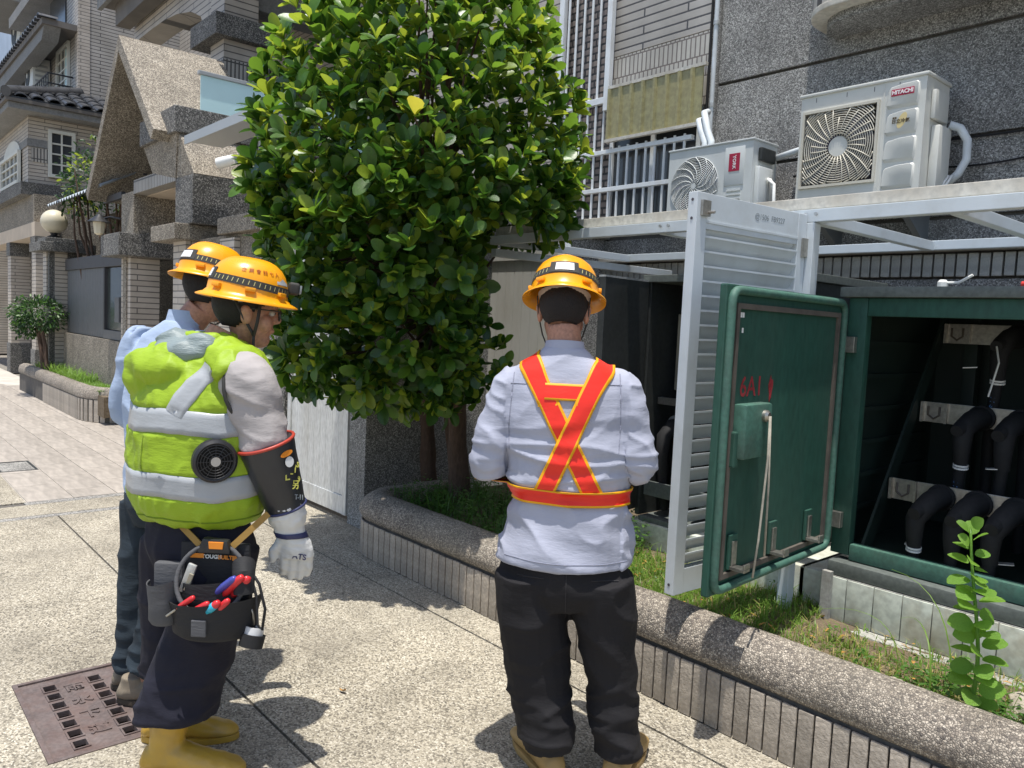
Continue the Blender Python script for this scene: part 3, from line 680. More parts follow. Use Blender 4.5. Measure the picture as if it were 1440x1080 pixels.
rr_.tube(ctr, .016, 10, cap=False, flat=1.0, up=(0, 1, 0)).build('rim', 'cab_green_rim', gd, smooth=50)
gk = MB()
for a in ((.06, DW-.06, .055, .075), (.06, DW-.06, DH-.085, -.01+DH-.055), (.06, .08, .075, DH-.085), (DW-.08, DW-.06, .075, DH-.085)): gk.box(a[0], a[1], .0005, .013, a[2], a[3])
gk.build('gasket', 'gasket', gd)
for x in (.24, .57, .89):
    hk = MB().box(x-.03, x+.03, .0006, .012, .085, .215).build('hook_plate', 'cab_green', gd, bevel=.003)
    hk.location.y = .003
    MB().box(x-.016, x+.016, .015, .022, .1, .19).box(x-.022, x+.022, .015, .075, .085, .098).box(x-.022, x+.022, .068, .075, .098, .115).build('hook', 'steel', gd, bevel=.002)
MB().box(.74, .94, .001, .058, .50, .70).build('lock_box', 'cab_green_rim', gd, bevel=.012, smooth=40)
MB().box(.925, .96, .001, .03, .47, .60).build('lock_bracket', 'cab_green', gd, bevel=.006)
MB().lathe((.805, .058, .655), [(.022, 0), (.022, .012), (.014, .02)], 12, ax=(0, 1, 0)).build('lock_knob', 'steel', gd, smooth=40)
MB().tube([(.805, .08, .655), (.808, .084, .5), (.84, .086, .2), (.855, .08, .06)], .0045, 6).build('cord', 'rope', gd, smooth=True)
MB().tube([(.802, .08, .655), (.785, .083, .4), (.78, .084, .13)], .0045, 6).build('cord', 'rope', gd, smooth=True)
text_mesh('stencil', '6A1', .105, 'stencil_red', gd, frame((.81, .0008, .755), (-1, 0, 0), (0, 0, 1)), ext=.0004, bold=.001)
sm_ = MB().prism([(.655+.016*math.cos(a)*(1+.35*math.sin(3*a)), .0006, .745+.045*math.sin(a)*(1+.25*math.cos(5*a))) for a in [2*math.pi*i/20 for i in range(20)]], (0, .0006, 0)).build('paint_smudge', 'stencil_red', gd)
for (x, z) in ((.9, .955), (.915, 1.01), (.9, 1.01)): MB().box(x, x+.012, .0006, .0016, z, z+.018).build('paint_mark', 'white_paint', gd)
# ------------------------------------------------------------------ dark cabinet behind the man
dk = thing('dark_cabinet', 'dark electrical cabinet with its door open behind the louvred door', 'cabinet', (0, 3.5, 0))
def db(name, *a, m='cab_dark', bevel=.003): return MB().box(*a).build(name, m, dk, bevel=bevel)
db('side_wall', -2.86, -2.83, 0, .8, .46, 1.79); db('back_wall', -2.83, -1.9, .78, .8, .46, 1.79, m='cab_inside_shade'); db('roof', -2.88, -1.88, -.02, .82, 1.79, 1.83, m='cab_ledge')
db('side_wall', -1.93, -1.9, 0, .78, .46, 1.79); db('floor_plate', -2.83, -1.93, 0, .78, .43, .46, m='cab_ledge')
db('inner_plate', -2.80, -2.3, .22, .235, 1.18, 1.62, m='beige_plate'); db('cross_rail', -2.82, -1.94, .10, .14, 1.10, 1.14, m='steel')
db('cross_rail', -2.82, -1.94, .02, .05, .58, .66, m='cab_ledge')
for k in range(5):
    x = -2.74+.13*k
    e = MB().tube([(x, .3, .98), (x, .15, .97), (x, .08, .92), (x, .07, .82), (x+.01, .1, .5)], [.05, .05, .045, .036, .024], 12).build('cable_elbow', 'rubber', dk, smooth=50)
    MB().cyl((x, .2, .98), (x, .17, .98), .058, n=14).build('collar', 'galv' if k == 0 else 'rubber', e, smooth=40)
dd = obj('door', None, dk, loc=(-2.86, -.01, .5)); dd.rotation_euler = (0, 0, math.atan2(-.42, .06))
MB().box(0, .44, -.02, .02, 0, 1.29).build('panel', 'cab_dark', dd, bevel=.004)
MB().box(.0, .44, -.022, .022, 1.29, 1.30).build('rim', 'galv', dd)
db('plinth', -2.9, -1.88, -.02, .8, .1, .43, m='plinth_tile', bevel=.006)
# ------------------------------------------------------------------ gate, pillar and side panel
gt = thing('metal_gate', 'silver white metal gate of upright boards behind the tree foliage', 'gate', (-5.05, 2.88, .05))
for k in range(9): 
    x = -.94+.098*k
    MB().box(x, x+.0965, -.012, .012, .14, 1.95).build('board', 'gate_metal', gt, bevel=.003)
MB().box(-.94, -.06, -.02, .02, .0, .138).build('bottom_rail', 'gate_metal', gt, bevel=.004)
MB().box(-.94, -.06, -.02, .02, 1.952, 2.05).build('top_rail', 'gate_metal', gt, bevel=.004)
for x in (-1.0, -.058): MB().box(x, x+.058, -.025, .025, 0, 2.05).build('stile', 'gate_metal', gt, bevel=.004)
MB().box(-.97, -.95, -.05, -.026, .95, 1.1).build('handle', 'steel', gt, bevel=.004)
gp = thing('gate_pillar', 'grey pebble pillar between the silver gate and the tree planter', 'pillar', (-4.9, 3.0, 0))
MB().box(-.13, .10, -.14, 2.27, 0, 2.3).build('shaft', 'facade_pebble', gp, bevel=.006)
MB().box(-.17, .14, -.18, 2.27, 2.301, 2.42).build('cap', 'concrete', gp, bevel=.01)
gp2 = thing('gate_pillar', 'grey pebble pillar on the far side of the silver gate', 'pillar', (-6.25, 3.0, 0))
MB().box(-.25, .17, -.16, .3, 0, 2.2).build('shaft', 'porch_pebble_dark', gp2, bevel=.006)
MB().box(-.29, .21, -.2, .34, 2.201, 2.32).build('cap', 'concrete', gp2, bevel=.01)
sp = thing('panel_fence', 'white sheet metal panel fence behind the tree trunks', 'fence', (-4.82, 3.95, .2))
for k in range(8):
    x = .0+.098*k
    MB().box(x, x+.095, 0, .02, 0, 1.9).build('board', 'panel_white', sp, bevel=.002)
MB().box(.785, .845, -.03, .04, -.1, 1.95).build('post', 'bar_white', sp, bevel=.004)
MB().box(0, .78, -.012, -.002, 1.80, 1.9).build('rail', 'panel_white', sp)
MB().box(.79, .84, -.05, -.031, 1.45, 1.56).build('hinge', 'steel', sp)
# ------------------------------------------------------------------ foliage materials
def leaf_mat(name, col, rough=.32, trans=.35, tcol=None, rnd=.25):
    m, t, p = base(name, rough, 0, .5)
    v = coords(t); n = noise_n(t, v, 14, 3)
    c = ramp(t, [(.3, [x*(1-rnd) for x in col]), (.7, [x*(1+rnd) for x in col])], n)
    oi = nd(t, 'ShaderNodeObjectInfo')
    c = mixc(t, c, ramp(t, [(0, (.75, .78, .7)), (1, (1.15, 1.1, 1)), ], oi.outputs['Random']), 1, 'MULTIPLY')
    t.links.new(c, p.inputs['Base Color'])
    tr = nd(t, 'ShaderNodeBsdfTranslucent'); tc_ = tcol or [min(1, x*2.2) for x in col]; tr.inputs[0].default_value = c4(tc_)
    mx = nd(t, 'ShaderNodeMixShader'); mx.inputs[0].default_value = trans
    t.links.new(p.outputs[0], mx.inputs[1]); t.links.new(tr.outputs[0], mx.inputs[2])
    t.links.new(mx.outputs[0], t.nodes['Material Output'].inputs[0])
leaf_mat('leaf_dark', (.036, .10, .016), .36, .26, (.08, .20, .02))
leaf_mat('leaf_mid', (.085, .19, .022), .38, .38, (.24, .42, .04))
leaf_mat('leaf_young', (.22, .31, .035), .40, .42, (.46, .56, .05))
leaf_mat('leaf_yellow', (.50, .42, .05), .45, .3)
leaf_mat('grass_green', (.15, .26, .04), .5, .35)
leaf_mat('grass_dry', (.36, .30, .13), .7, .25)
leaf_mat('weed_green', (.07, .16, .025), .45, .3)
leaf_mat('vine_green', (.17, .33, .045), .35, .35)
for q in ('vine_green', 'leaf_mid', 'leaf_dark', 'leaf_young'):
    t_ = M[q].node_tree; v_ = coords(t_); bump(t_, t_.nodes['Principled BSDF'], noise_n(t_, v_, 70 if q == 'vine_green' else 45, 3), .5, .006 if q == 'vine_green' else .0025)
leaf_mat('bush_dark', (.03, .07, .02), .5, .2)
def rnd_dir():
    while True:
        v = Vector((random.uniform(-1, 1), random.uniform(-1, 1), random.uniform(-1, 1)))
        if .05 < v.length < 1: return v.normalized()
LEAF_T = [(0, .10), (.18, .42), (.42, .82), (.66, 1.0), (.86, .74), (.97, .34), (1, .06)]
def leaf_geo(L, Wd, fold=.25, curl=.12, T=LEAF_T):
    vs = []; fs = []
    for t, w in T:
        z = -curl*L*t*t
        vs += [(-w*Wd/2, t*L, z+fold*w*Wd/2), (0, t*L, z), (w*Wd/2, t*L, z+fold*w*Wd/2)]
    for i in range(len(T)-1):
        for j in (0, 1): a = i*3+j; fs.append((a, a+1, a+4, a+3))
    return vs, fs
# ------------------------------------------------------------------ tree in the planter
tree = thing('tree', 'dense round tree with glossy paddle-shaped leaves growing in the planter', 'tree', (-4.15, 3.2, .28))
TO = Vector((-4.15, 3.2, .28))
def wood(name, pts, rs, n=12, lab=None):
    P = []
    for i in range(len(pts)-1):
        for k in range(6):
            f = k/6; a, b = Vector(pts[i]), Vector(pts[i+1]); P.append((a.lerp(b, f), rs[i]+(rs[i+1]-rs[i])*f))
    P.append((Vector(pts[-1]), rs[-1]))
    mb = MB(); 
    mb.tube([p+Vector((noise.noise(p*5), noise.noise(p*5+Vector((9, 0, 0))), 0))*.015-TO for p, r in P], [r*(1+.16*noise.noise(p*11)) for p, r in P], n)
    return mb.build(name, 'bark', tree, smooth=60)
wood('trunk', [(-4.13, 3.22, .22), (-4.16, 3.2, .6), (-4.12, 3.14, 1.1), (-4.18, 3.02, 1.7), (-4.15, 2.9, 2.3)], [.085, .066, .062, .055, .04])
wood('trunk', [(-4.66, 3.34, .2), (-4.68, 3.3, .7), (-4.6, 3.2, 1.3), (-4.45, 3.0, 1.9)], [.07, .052, .045, .035])
wood('trunk', [(-4.44, 3.42, .2), (-4.5, 3.38, .7), (-4.42, 3.2, 1.4)], [.045, .036, .025])
lobes = [((-4.03, 2.70, 2.34), (.98, .94, 1.42)), ((-4.02, 2.54, 1.46), (.72, .68, .46)), ((-3.98, 2.66, 1.95), (.92, .86, .52))]
lobes = [(Vector(c), Vector(r)) for c, r in lobes]
LOW = .62
def rz_(r, d): return r.z if d > 0 or r.z < 1 else LOW
def inside(p, k=1.):
    return any(((p.x-c.x)/(r.x*k))**2+((p.y-c.y)/(r.y*k))**2+((p.z-c.z)/(r.z*k))**2 < 1 for c, r in lobes)
CAMP = Vector((0, 0, CH))
leaves = []           # (matrix, kind, L, W, score)
def rosette(p, axis, n, L, shade):
    axis = axis.normalized(); h = Vector((1, 0, 0)) if abs(axis.x) < .8 else Vector((0, 1, 0))
    u = axis.cross(h).normalized(); w = axis.cross(u); a0 = random.uniform(0, 6.28)
    for k in range(n):
        a = a0+k*2.4; sp = R_(random.uniform(14, 34) if k < n*.45 else random.uniform(38, 72))
        d = (axis*math.cos(sp)+(u*math.cos(a)+w*math.sin(a))*math.sin(sp)).normalized()
        nrm = (axis*math.sin(sp)-(u*math.cos(a)+w*math.sin(a))*math.cos(sp)+rnd_dir()*.25)
        x = d.cross(nrm).normalized(); z = x.cross(d)
        l = L*random.uniform(.72, 1.12)*(1 if k >= 2 else .78); b = p+axis*random.uniform(-.012, .02)
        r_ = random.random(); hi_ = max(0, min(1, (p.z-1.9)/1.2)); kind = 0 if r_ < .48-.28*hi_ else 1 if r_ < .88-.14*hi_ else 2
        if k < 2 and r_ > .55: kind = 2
        if random.random() < .002: kind = 3
        m = Matrix(((x.x, d.x, z.x, b.x-TO.x), (x.y, d.y, z.y, b.y-TO.y), (x.z, d.z, z.z, b.z-TO.z), (0, 0, 0, 1)))
        leaves.append((m, kind, l, l*random.uniform(.5, .62), b))
tips = []
cnt = 0
for li, (c, r) in enumerate(lobes):
    area = 4*math.pi*(((r.x*r.y)**1.6+(r.x*r.z)**1.6+(r.y*r.z)**1.6)/3)**(1/1.6)
    N = int(area*140)
    for _ in range(N):
        d = rnd_dir(); k = random.choice((1, 1, 1, .93, .9, .8, .68, .5))*random.uniform(.95, 1.03)*(random.uniform(1.04, 1.13) if random.random() < .035 else 1)
        k *= 1+.06*noise.noise(d*2.6+c)+.05*noise.noise(d*7+c)
        p = Vector((c.x+d.x*r.x*k, c.y+d.y*r.y*k, c.z+d.z*rz_(r, d.z)*k))
        # keep only what lies near the union's skin
        if any(i != li and ((p.x-q.x)/(s.x*.80))**2+((p.y-q.y)/(s.y*.80))**2+((p.z-q.z)/(rz_(s, p.z-q.z)*.80))**2 < 1 for i, (q, s) in enumerate(lobes)): continue
        # gap low on the right where the panel shows through
        pc = p-CAMP; dep = pc.dot(FW); px = 720+1100*pc.dot(CR)/dep; py = 540-1100*pc.dot(CU)/dep
        if p.z < 2.04 and p.x > -1.262*p.y: continue
        if p.z > 3.95: continue
        nrm = Vector((d.x/r.x, d.y/r.y, d.z/r.z)).normalized()
        up = .95 if d.z > -.2 else .2
        ax = (nrm*.75+Vector((0, 0, up))+rnd_dir()*.35)
        rosette(p, ax, random.randint(5, 8), random.uniform(.085, .132), 0); tips.append((p, k)); cnt += 1
# loose lower sprays on the right
for (x, y, z) in ((-3.62, 2.86, 1.50), (-3.58, 2.95, 1.42), (-3.5, 2.9, 1.30), (-3.6, 2.8, 1.2), (-3.66, 2.72, 1.05), (-3.72, 2.85, 1.58), (-3.55, 2.82, 1.12), (-3.7, 2.9, .98), (-3.75, 2.7, 1.3)):
    for q in range(3):
        rosette(Vector((x, y, z))+rnd_dir()*.09, Vector((.6, -.5, .5))+rnd_dir()*.4, 6, .10, 0)
# branches
random.shuffle(tips)
starts = [Vector((-4.15, 2.9, 2.25)), Vector((-4.16, 3.05, 1.6)), Vector((-4.5, 3.05, 1.75)), Vector((-4.42, 3.2, 1.38)), Vector((-4.14, 3.1, 1.25))]
for p, k in tips[:90]:
    s = min(starts, key=lambda q: (q-p).length+random.uniform(0, .3)); m_ = s.lerp(p, .5)+Vector((0, 0, -.08))+rnd_dir()*.06
    MB().tube([s-TO, s.lerp(m_, .55)-TO, m_-TO, m_.lerp(p, .6)-TO+rnd_dir()*.02, p-TO], [.017, .014, .011, .007, .004], 6).build('branch', 'bark', tree, smooth=True)
KM = ['leaf_dark', 'leaf_mid', 'leaf_young', 'leaf_yellow']
def vis(b):
    v = b-CAMP; f = Vector((b.x+4.15, b.y-2.75, (b.z-2.3)*.6)); return v.length-.9*f.normalized().dot(-v.normalized())
order = sorted(range(len(leaves)), key=lambda i: vis(leaves[i][4]))
nearset = set(order[:300])
fol = MB(); lme = [MB().add(*leaf_geo(1, .56)).mesh('leaf', KM[k], smooth=True, fixn=False) for k in range(4)]
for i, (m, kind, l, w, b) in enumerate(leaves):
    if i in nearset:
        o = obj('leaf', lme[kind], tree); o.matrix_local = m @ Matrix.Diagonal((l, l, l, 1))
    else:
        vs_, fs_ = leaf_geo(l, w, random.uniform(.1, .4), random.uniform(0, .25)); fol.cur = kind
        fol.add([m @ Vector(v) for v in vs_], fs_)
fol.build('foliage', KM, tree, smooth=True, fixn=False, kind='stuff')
print('leaves', len(leaves))
# ------------------------------------------------------------------ grass and weeds in the planter
gr = MB()
def soil_z(x, y): return .285+.03*noise.noise(Vector((x*2, y*2, 0)))-.02*max(0, (x+2.4)/2)
def blade(mb, x, y, h, w, lean, ang, z=None):
    z = soil_z(x, y)-.01 if z is None else z
    d = Vector((math.cos(ang), math.sin(ang), 0)); s = Vector((-d.y, d.x, 0))*w/2; b = Vector((x, y, z))
    p1 = b+Vector((0, 0, h*.55))+d*lean*h*.3; p2 = b+Vector((0, 0, h*(1-.35*lean)))+d*lean*h
    mb.add([b-s, b+s, p1+s*.8, p1-s*.8, p2], [(0, 1, 2, 3), (3, 2, 4)])
n = 0
while n < 13000:
    x = random.uniform(-2.95, .7); y = random.uniform(2.72, 3.38)
    den = .55+.6*noise.noise(Vector((x*2.3, y*3.1, 4)))+(.35 if x < -1.6 else 0)-(.3 if y > 3.15 and x > -1.6 else 0)
    if random.random() > den: continue
    gr.cur = 1 if random.random() < (.10 if x < -1.6 else .32) else 0
    hh = random.uniform(.03, .085)*(1.5 if x < -1.7 and random.random() < .3 else 1)*(1.0 if y > 2.82 else .7)
    blade(gr, x, y, hh, random.uniform(.003, .006), random.uniform(.2, 1.1), random.uniform(0, 6.28)); n += 1
for _ in range(160):
    x = random.uniform(-2.9, .4); y = random.uniform(2.74, 3.3); a = random.uniform(0, 6.28); vs_, fs_ = leaf_geo(random.uniform(.02, .05), .016, .2, .3, LEAF_T[::2]); m = Matrix.Translation((x, y, soil_z(x, y)+random.uniform(.005, .03))) @ Matrix.Rotation(a, 4, 'Z') @ Matrix.Rotation(random.uniform(-.5, .5), 4, 'X'); gr.cur = 2; gr.add([m @ Vector(v) for v in vs_], fs_)
gr.build('grass', ['grass_green', 'grass_dry', 'dry_leaf'], smooth=False, fixn=False, label='short sunlit grass growing in the planter by the cabinets', cat='grass', kind='stuff')
wd = MB()
def weed(mb, x, y, h, k, L=.03, T=LEAF_T):
    z = soil_z(x, y)
    for i in range(k):
        a = random.uniform(0, 6.28); zz = z+h*random.uniform(.15, 1); r = random.uniform(.0, .05)
        d = Vector((math.cos(a), math.sin(a), random.uniform(-.2, .6))).normalized(); nn = Vector((0, 0, 1))+rnd_dir()*.4; xx = d.cross(nn).normalized(); zz_ = xx.cross(d)
        vs_, fs_ = leaf_geo(L*random.uniform(.6, 1.3), L*.5, .2, .2, LEAF_T[::2])
        b = Vector((x+math.cos(a)*r, y+math.sin(a)*r, zz)); m = Matrix(((xx.x, d.x, zz_.x, b.x), (xx.y, d.y, zz_.y, b.y), (xx.z, d.z, zz_.z, b.z), (0, 0, 0, 1)))
        mb.add([m @ Vector(v) for v in vs_], fs_)
for _ in range(330):
    x = random.uniform(-4.4, -2.7); y = random.uniform(2.74, 3.6)
    weed(wd, x, y, random.uniform(.06, .2), random.randint(10, 18), .032)
for _ in range(70):
    x = random.uniform(-2.7, .2); y = random.uniform(2.72, 3.36)
    weed(wd, x, y, random.uniform(.03, .10), random.randint(6, 12), .022)
for _ in range(40):
    x = random.gauss(-.9, .16); y = random.gauss(2.92, .08)
    weed(wd, x, max(2.74, y), random.uniform(.05, .14), random.randint(8, 14), .03)
for _ in range(900): blade(wd, random.uniform(-4.3, -2.8), random.uniform(2.74, 3.5), random.uniform(.08, .26), .006, random.uniform(.2, .9), random.uniform(0, 6.28))
wd.build('weeds', 'weed_green', fixn=False, smooth=True, label='low leafy weeds in the shade under the tree', cat='weeds', kind='stuff')
# tall stalk with paired round leaves
vp = thing('leafy_stalk', 'single upright stalk of bright round crinkled leaves at the right end of the planter', 'plant', (-.845, 2.78, .27))
def vstem(t): return Vector((-.02*t+.025*math.sin(t*4), .012*math.sin(t*7), .66*t))
MB().tube([vstem(i/12) for i in range(13)], [.008-.004*i/12 for i in range(13)], 6).build('stem', 'vine_green', vp, smooth=True)
VT = [(0, .2), (.12, .62), (.3, .93), (.5, 1), (.7, .9), (.88, .6), (1, .12)]
vl = MB().add(*leaf_geo(1, .92, .18, .2, VT)).mesh('leaf', 'vine_green', smooth=True, fixn=False)
for k in range(44):
    t = .06+.94*k/43; b = vstem(t); a = k*1.9+random.uniform(-.4, .4)-.6
    s = (.068 if t < .8 else .056 if t < .95 else .045)*random.uniform(.8, 1.15)
    d = Vector((math.cos(a), math.sin(a)-.25, random.uniform(-.1, .5) if t < .9 else 1.1)).normalized(); nn = Vector((.3, -.5, 1))+rnd_dir()*.5
    xx = d.cross(nn).normalized(); zz_ = xx.cross(d); b = b+d*.012
    o = obj('leaf', vl, vp); o.matrix_local = Matrix(((xx.x, d.x, zz_.x, b.x), (xx.y, d.y, zz_.y, b.y), (xx.z, d.z, zz_.z, b.z), (0, 0, 0, 1))) @ Matrix.Diagonal((s, s, s, 1))
tg = MB()
for (x, y, h, a, l) in ((-.95, 2.95, .5, 2.6, .9), (-.75, 2.9, .42, .4, 1.2), (-.7, 2.85, .5, .9, .8), (-.62, 2.8, .55, 1.2, 1.0), (-1.15, 3.0, .35, 3.0, 1.2), (-1.0, 2.9, .42, 2.2, 1.3), (-.66, 2.75, .38, 5.8, .7)):
    d = Vector((math.cos(a), math.sin(a), 0)); s = Vector((-d.y, d.x, 0))*.004; b = Vector((x, y, .28)); rg = []
    for i in range(9):
        t = i/8; p = b+Vector((0, 0, h*(1.6*t-1.0*t*t*l)))+d*h*l*.8*t*t; w = 1-.85*t
        rg.append([p-s*w, p+Vector((0, 0, .001)), p+s*w])
    tg.loft(rg, closed=False, cap=False)
tg.build('tall_grass', 'grass_green', smooth=True, fixn=False, label='few long arching grass blades around the leafy stalk', cat='grass', kind='stuff')
for i, (x, y, s, lb) in enumerate(((-1.28, 2.86, .055, 'pale broken stone in the grass left of the leafy stalk'), (-1.12, 2.82, .075, 'flat tan stone in the grass nearest the leafy stalk'), (-.66, 3.02, .13, 'large tan rock at the right edge behind the leafy stalk'))):
    bm = bmesh.new(); bmesh.ops.create_icosphere(bm, subdivisions=3, radius=1)
    for v in bm.verts: v.co = Vector((v.co.x*s*1.3, v.co.y*s*.9, v.co.z*s*.6))*(1+.35*noise.noise(v.co*1.7+Vector((i*7, 0, 0)))+.12*noise.noise(v.co*5))
    me = bpy.data.meshes.new('stone'); bm.to_mesh(me); bm.free(); me.materials.append(M['stone'])
    obj('stone', me, label=lb, cat='stone', group='stones in the planter', loc=(x, y, .28), rz=i*1.3)
# ------------------------------------------------------------------ people: cloth, skin and gear materials
def cloth(name, col, rough=.8, weave=500, fold=.5, var=.08, sheen=0, fs=18, fd=.01, dirt=None):
    m, t, p = base(name, rough, 0, .3)
    v = coords(t); n = noise_n(t, v, 6, 5)
    c = ramp(t, [(.3, [x*(1-var) for x in col]), (.7, [min(1, x*(1+var)) for x in col])], n)
    if dirt: c = mixc(t, c, dirt, ramp(t, [(.52, (0, 0, 0)), (.75, (.5, .5, .5))], noise_n(t, v, 4.5, 7, .65)))
    t.links.new(c, p.inputs['Base Color'])
    b1 = bump(t, p, noise_n(t, v, weave, 2), .15, .001)
    v2 = coords(t, 'Object', (.75, .75, 2.3)); b2 = bump(t, p, noise_n(t, v2, fs, 4, .6), fold, fd, b1)
    if sheen: p.inputs['Sheen Weight'].default_value = sheen
    return m
cloth('shirt_blue', (.37, .385, .465), .85, fold=.35, fs=11, fd=.012)
cloth('shirt_pale', (.34, .42, .56), .85, fold=.35, fs=14, fd=.012)
cloth('shirt_grey', (.40, .37, .36), .85, fold=.35, fs=16)
cloth('trouser_black', (.014, .013, .0145), .85, fold=.4, fs=12)
cloth('trouser_navy', (.014, .014, .024), .85, fold=.4, fs=12)
cloth('jeans', (.022, .032, .042), .85, fold=.4, fs=16, var=.25)
cloth('vest_green', (.28, .41, .022), .55, fold=.35, fs=22, fd=.010, var=.05)
cloth('hood_grey', (.22, .265, .265), .45, fold=.6, fs=22, fd=.012)
cloth('tape_silver', (.37, .385, .40), .3, fold=.3, fs=20, fd=.006, var=.05)
cloth('tape_orange', (.78, .035, .02), .35, fold=.3, fs=24, fd=.004, var=.06)
cloth('tape_yellow', (.75, .36, .01), .5, fold=.2, fs=24)
cloth('pouch_black', (.024, .024, .026), .75, fold=.3, fs=30)
cloth('pouch_grey', (.09, .09, .095), .8, fold=.3, fs=30)
cloth('leather_white', (.66, .66, .64), .6, fold=.5, fs=30, fd=.008, dirt=(.38, .37, .35))
cloth('strap_tan', (.32, .19, .05), .7, fold=.2)
mat('skin', (.40, .20, .125), .5, var=.12, vs_=14, fine=90, bs=260, bd=.0006)
mat('hair', (.010, .008, .008), .7, var=.5, vs_=160, bs=420, bd=.006, bst=.9, scale=(1, 1, .2))
mat('hat_yellow', (.88, .36, .008), .26, var=.05, vs_=4, fine=0, dirt=(.55, .22, .02), dirt_sc=14, dirt_amt=.3)
mat('hat_liner', (.45, .42, .38), .7, var=.1)
mat('hat_text', (.42, .10, .01), .5)
mat('strap_dark', (.035, .034, .03), .7, var=.2, vs_=40)
mat('strap_dash', (.55, .50, .22), .6)
mat('plate_white', (.72, .73, .72), .4)
mat('lamp_glass', (.25, .27, .28), .1, spec=.8)
mat('boot_yellow', (.48, .29, .035), .35, var=.12, vs_=6, dirt=(.28, .2, .1), dirt_sc=9, dirt_amt=.4)
mat('boot_tan', (.34, .22, .08), .5, var=.15, vs_=6)
mat('sole', (.06, .045, .03), .8)
mat('shoe_grey', (.22, .18, .13), .75, var=.2, vs_=20, bs=60, bd=.003)
mat('rubber_sleeve', (.026, .028, .032), .32, var=.2, vs_=6)
mat('cuff_red', (.42, .05, .03), .4)
mat('cuff_blue', (.03, .035, .10), .45)
mat('mark_yellow', (.60, .58, .12), .6)
mat('orange_plastic', (.80, .26, .02), .4)
mat('tool_red', (.62, .03, .035), .3)
mat('tool_blue', (.06, .07, .34), .3)
mat('tool_cyan', (.03, .40, .55), .3)
mat('tape_roll', (.6, .6, .6), .4)
# ------------------------------------------------------------------ people: geometry tools
def crom(P, k=5):
    """Catmull-Rom through rows of numbers"""
    out = []
    for i in range(len(P)-1):
        p0, p1, p2, p3 = P[max(i-1, 0)], P[i], P[i+1], P[min(i+2, len(P)-1)]
        for s in range(k):
            t = s/k; out.append([.5*((2*b)+(-a+c)*t+(2*a-5*b+4*c-d)*t*t+(-a+3*b-3*c+d)*t**3) for a, b, c, d in zip(p0, p1, p2, p3)])
    return out+[list(P[-1])]
def limb(mb, rows, n=18, k=5, side=(1, 0, 0)):
    """rows: x y z ra rb ; ra along 'side', rb across"""
    rs = crom(rows, k); rings = []; side = Vector(side)
    for i, r in enumerate(rs):
        a = Vector(rs[max(i-1, 0)][:3]); b = Vector(rs[min(i+1, len(rs)-1)][:3]); d = (b-a).normalized()
        x = (side-d*side.dot(d)).normalized(); y = d.cross(x)
        rings.append([Vector(r[:3])+x*r[3]*math.cos(2*math.pi*j/n)+y*r[4]*math.sin(2*math.pi*j/n) for j in range(n)])
    return mb.loft(rings)
def stack(mb, rows, n=28, k=4):
    """horizontal rings: z cx cy rx ry"""
    rings = [[(r[1]+r[3]*math.cos(2*math.pi*j/n), r[2]+r[4]*math.sin(2*math.pi*j/n), r[0]) for j in range(n)] for r in crom(rows, k)]
    return mb.loft(rings)
def ball(mb, c, r, n=16, m=10, rot=None):
    rings = []
    for i in range(m+1):
        ph = math.pi*i/m; q = []
        for j in range(n):
            v = Vector((r[0]*math.sin(ph)*math.cos(2*math.pi*j/n), r[1]*math.sin(ph)*math.sin(2*math.pi*j/n), -r[2]*math.cos(ph)))
            if i in (0, m): v = Vector((v.x+1e-4*math.cos(j), v.y+1e-4*math.sin(j), v.z))
            if rot: v = rot @ v
            q.append(Vector(c)+v)
        rings.append(q)
    return mb.loft(rings)
def remesh(mb, name, mats, voxel=.008, sm=4, disp=None, smf=.5):
    me0 = mb.mesh(name, mats, fixn=True); o = bpy.data.objects.new(name, me0); COL.objects.link(o)
    r = o.modifiers.new('r', 'REMESH'); r.mode = 'VOXEL'; r.voxel_size = voxel; r.use_smooth_shade = True
    if sm: s = o.modifiers.new('s', 'SMOOTH'); s.factor = smf; s.iterations = sm
    dg = bpy.context.evaluated_depsgraph_get(); me = bpy.data.meshes.new_from_object(o.evaluated_get(dg))
    bpy.data.objects.remove(o); me.name = name
    if disp:
        nn = [v.normal.copy() for v in me.vertices]
        for v, q in zip(me.vertices, nn): v.co = v.co+q*disp(v.co, q)
    me.polygons.foreach_set('use_smooth', [True]*len(me.polygons)); me.update()
    return me
def rid(p, s=1): 
    a = noise.noise(p); return (1-abs(a)*1.6)**2 if abs(a) < .62 else 0
def V(*a): return Vector(a)
def bvh_of(me): return BVHTree.FromPolygons([v.co.copy() for v in me.vertices], [list(p.vertices) for p in me.polygons])
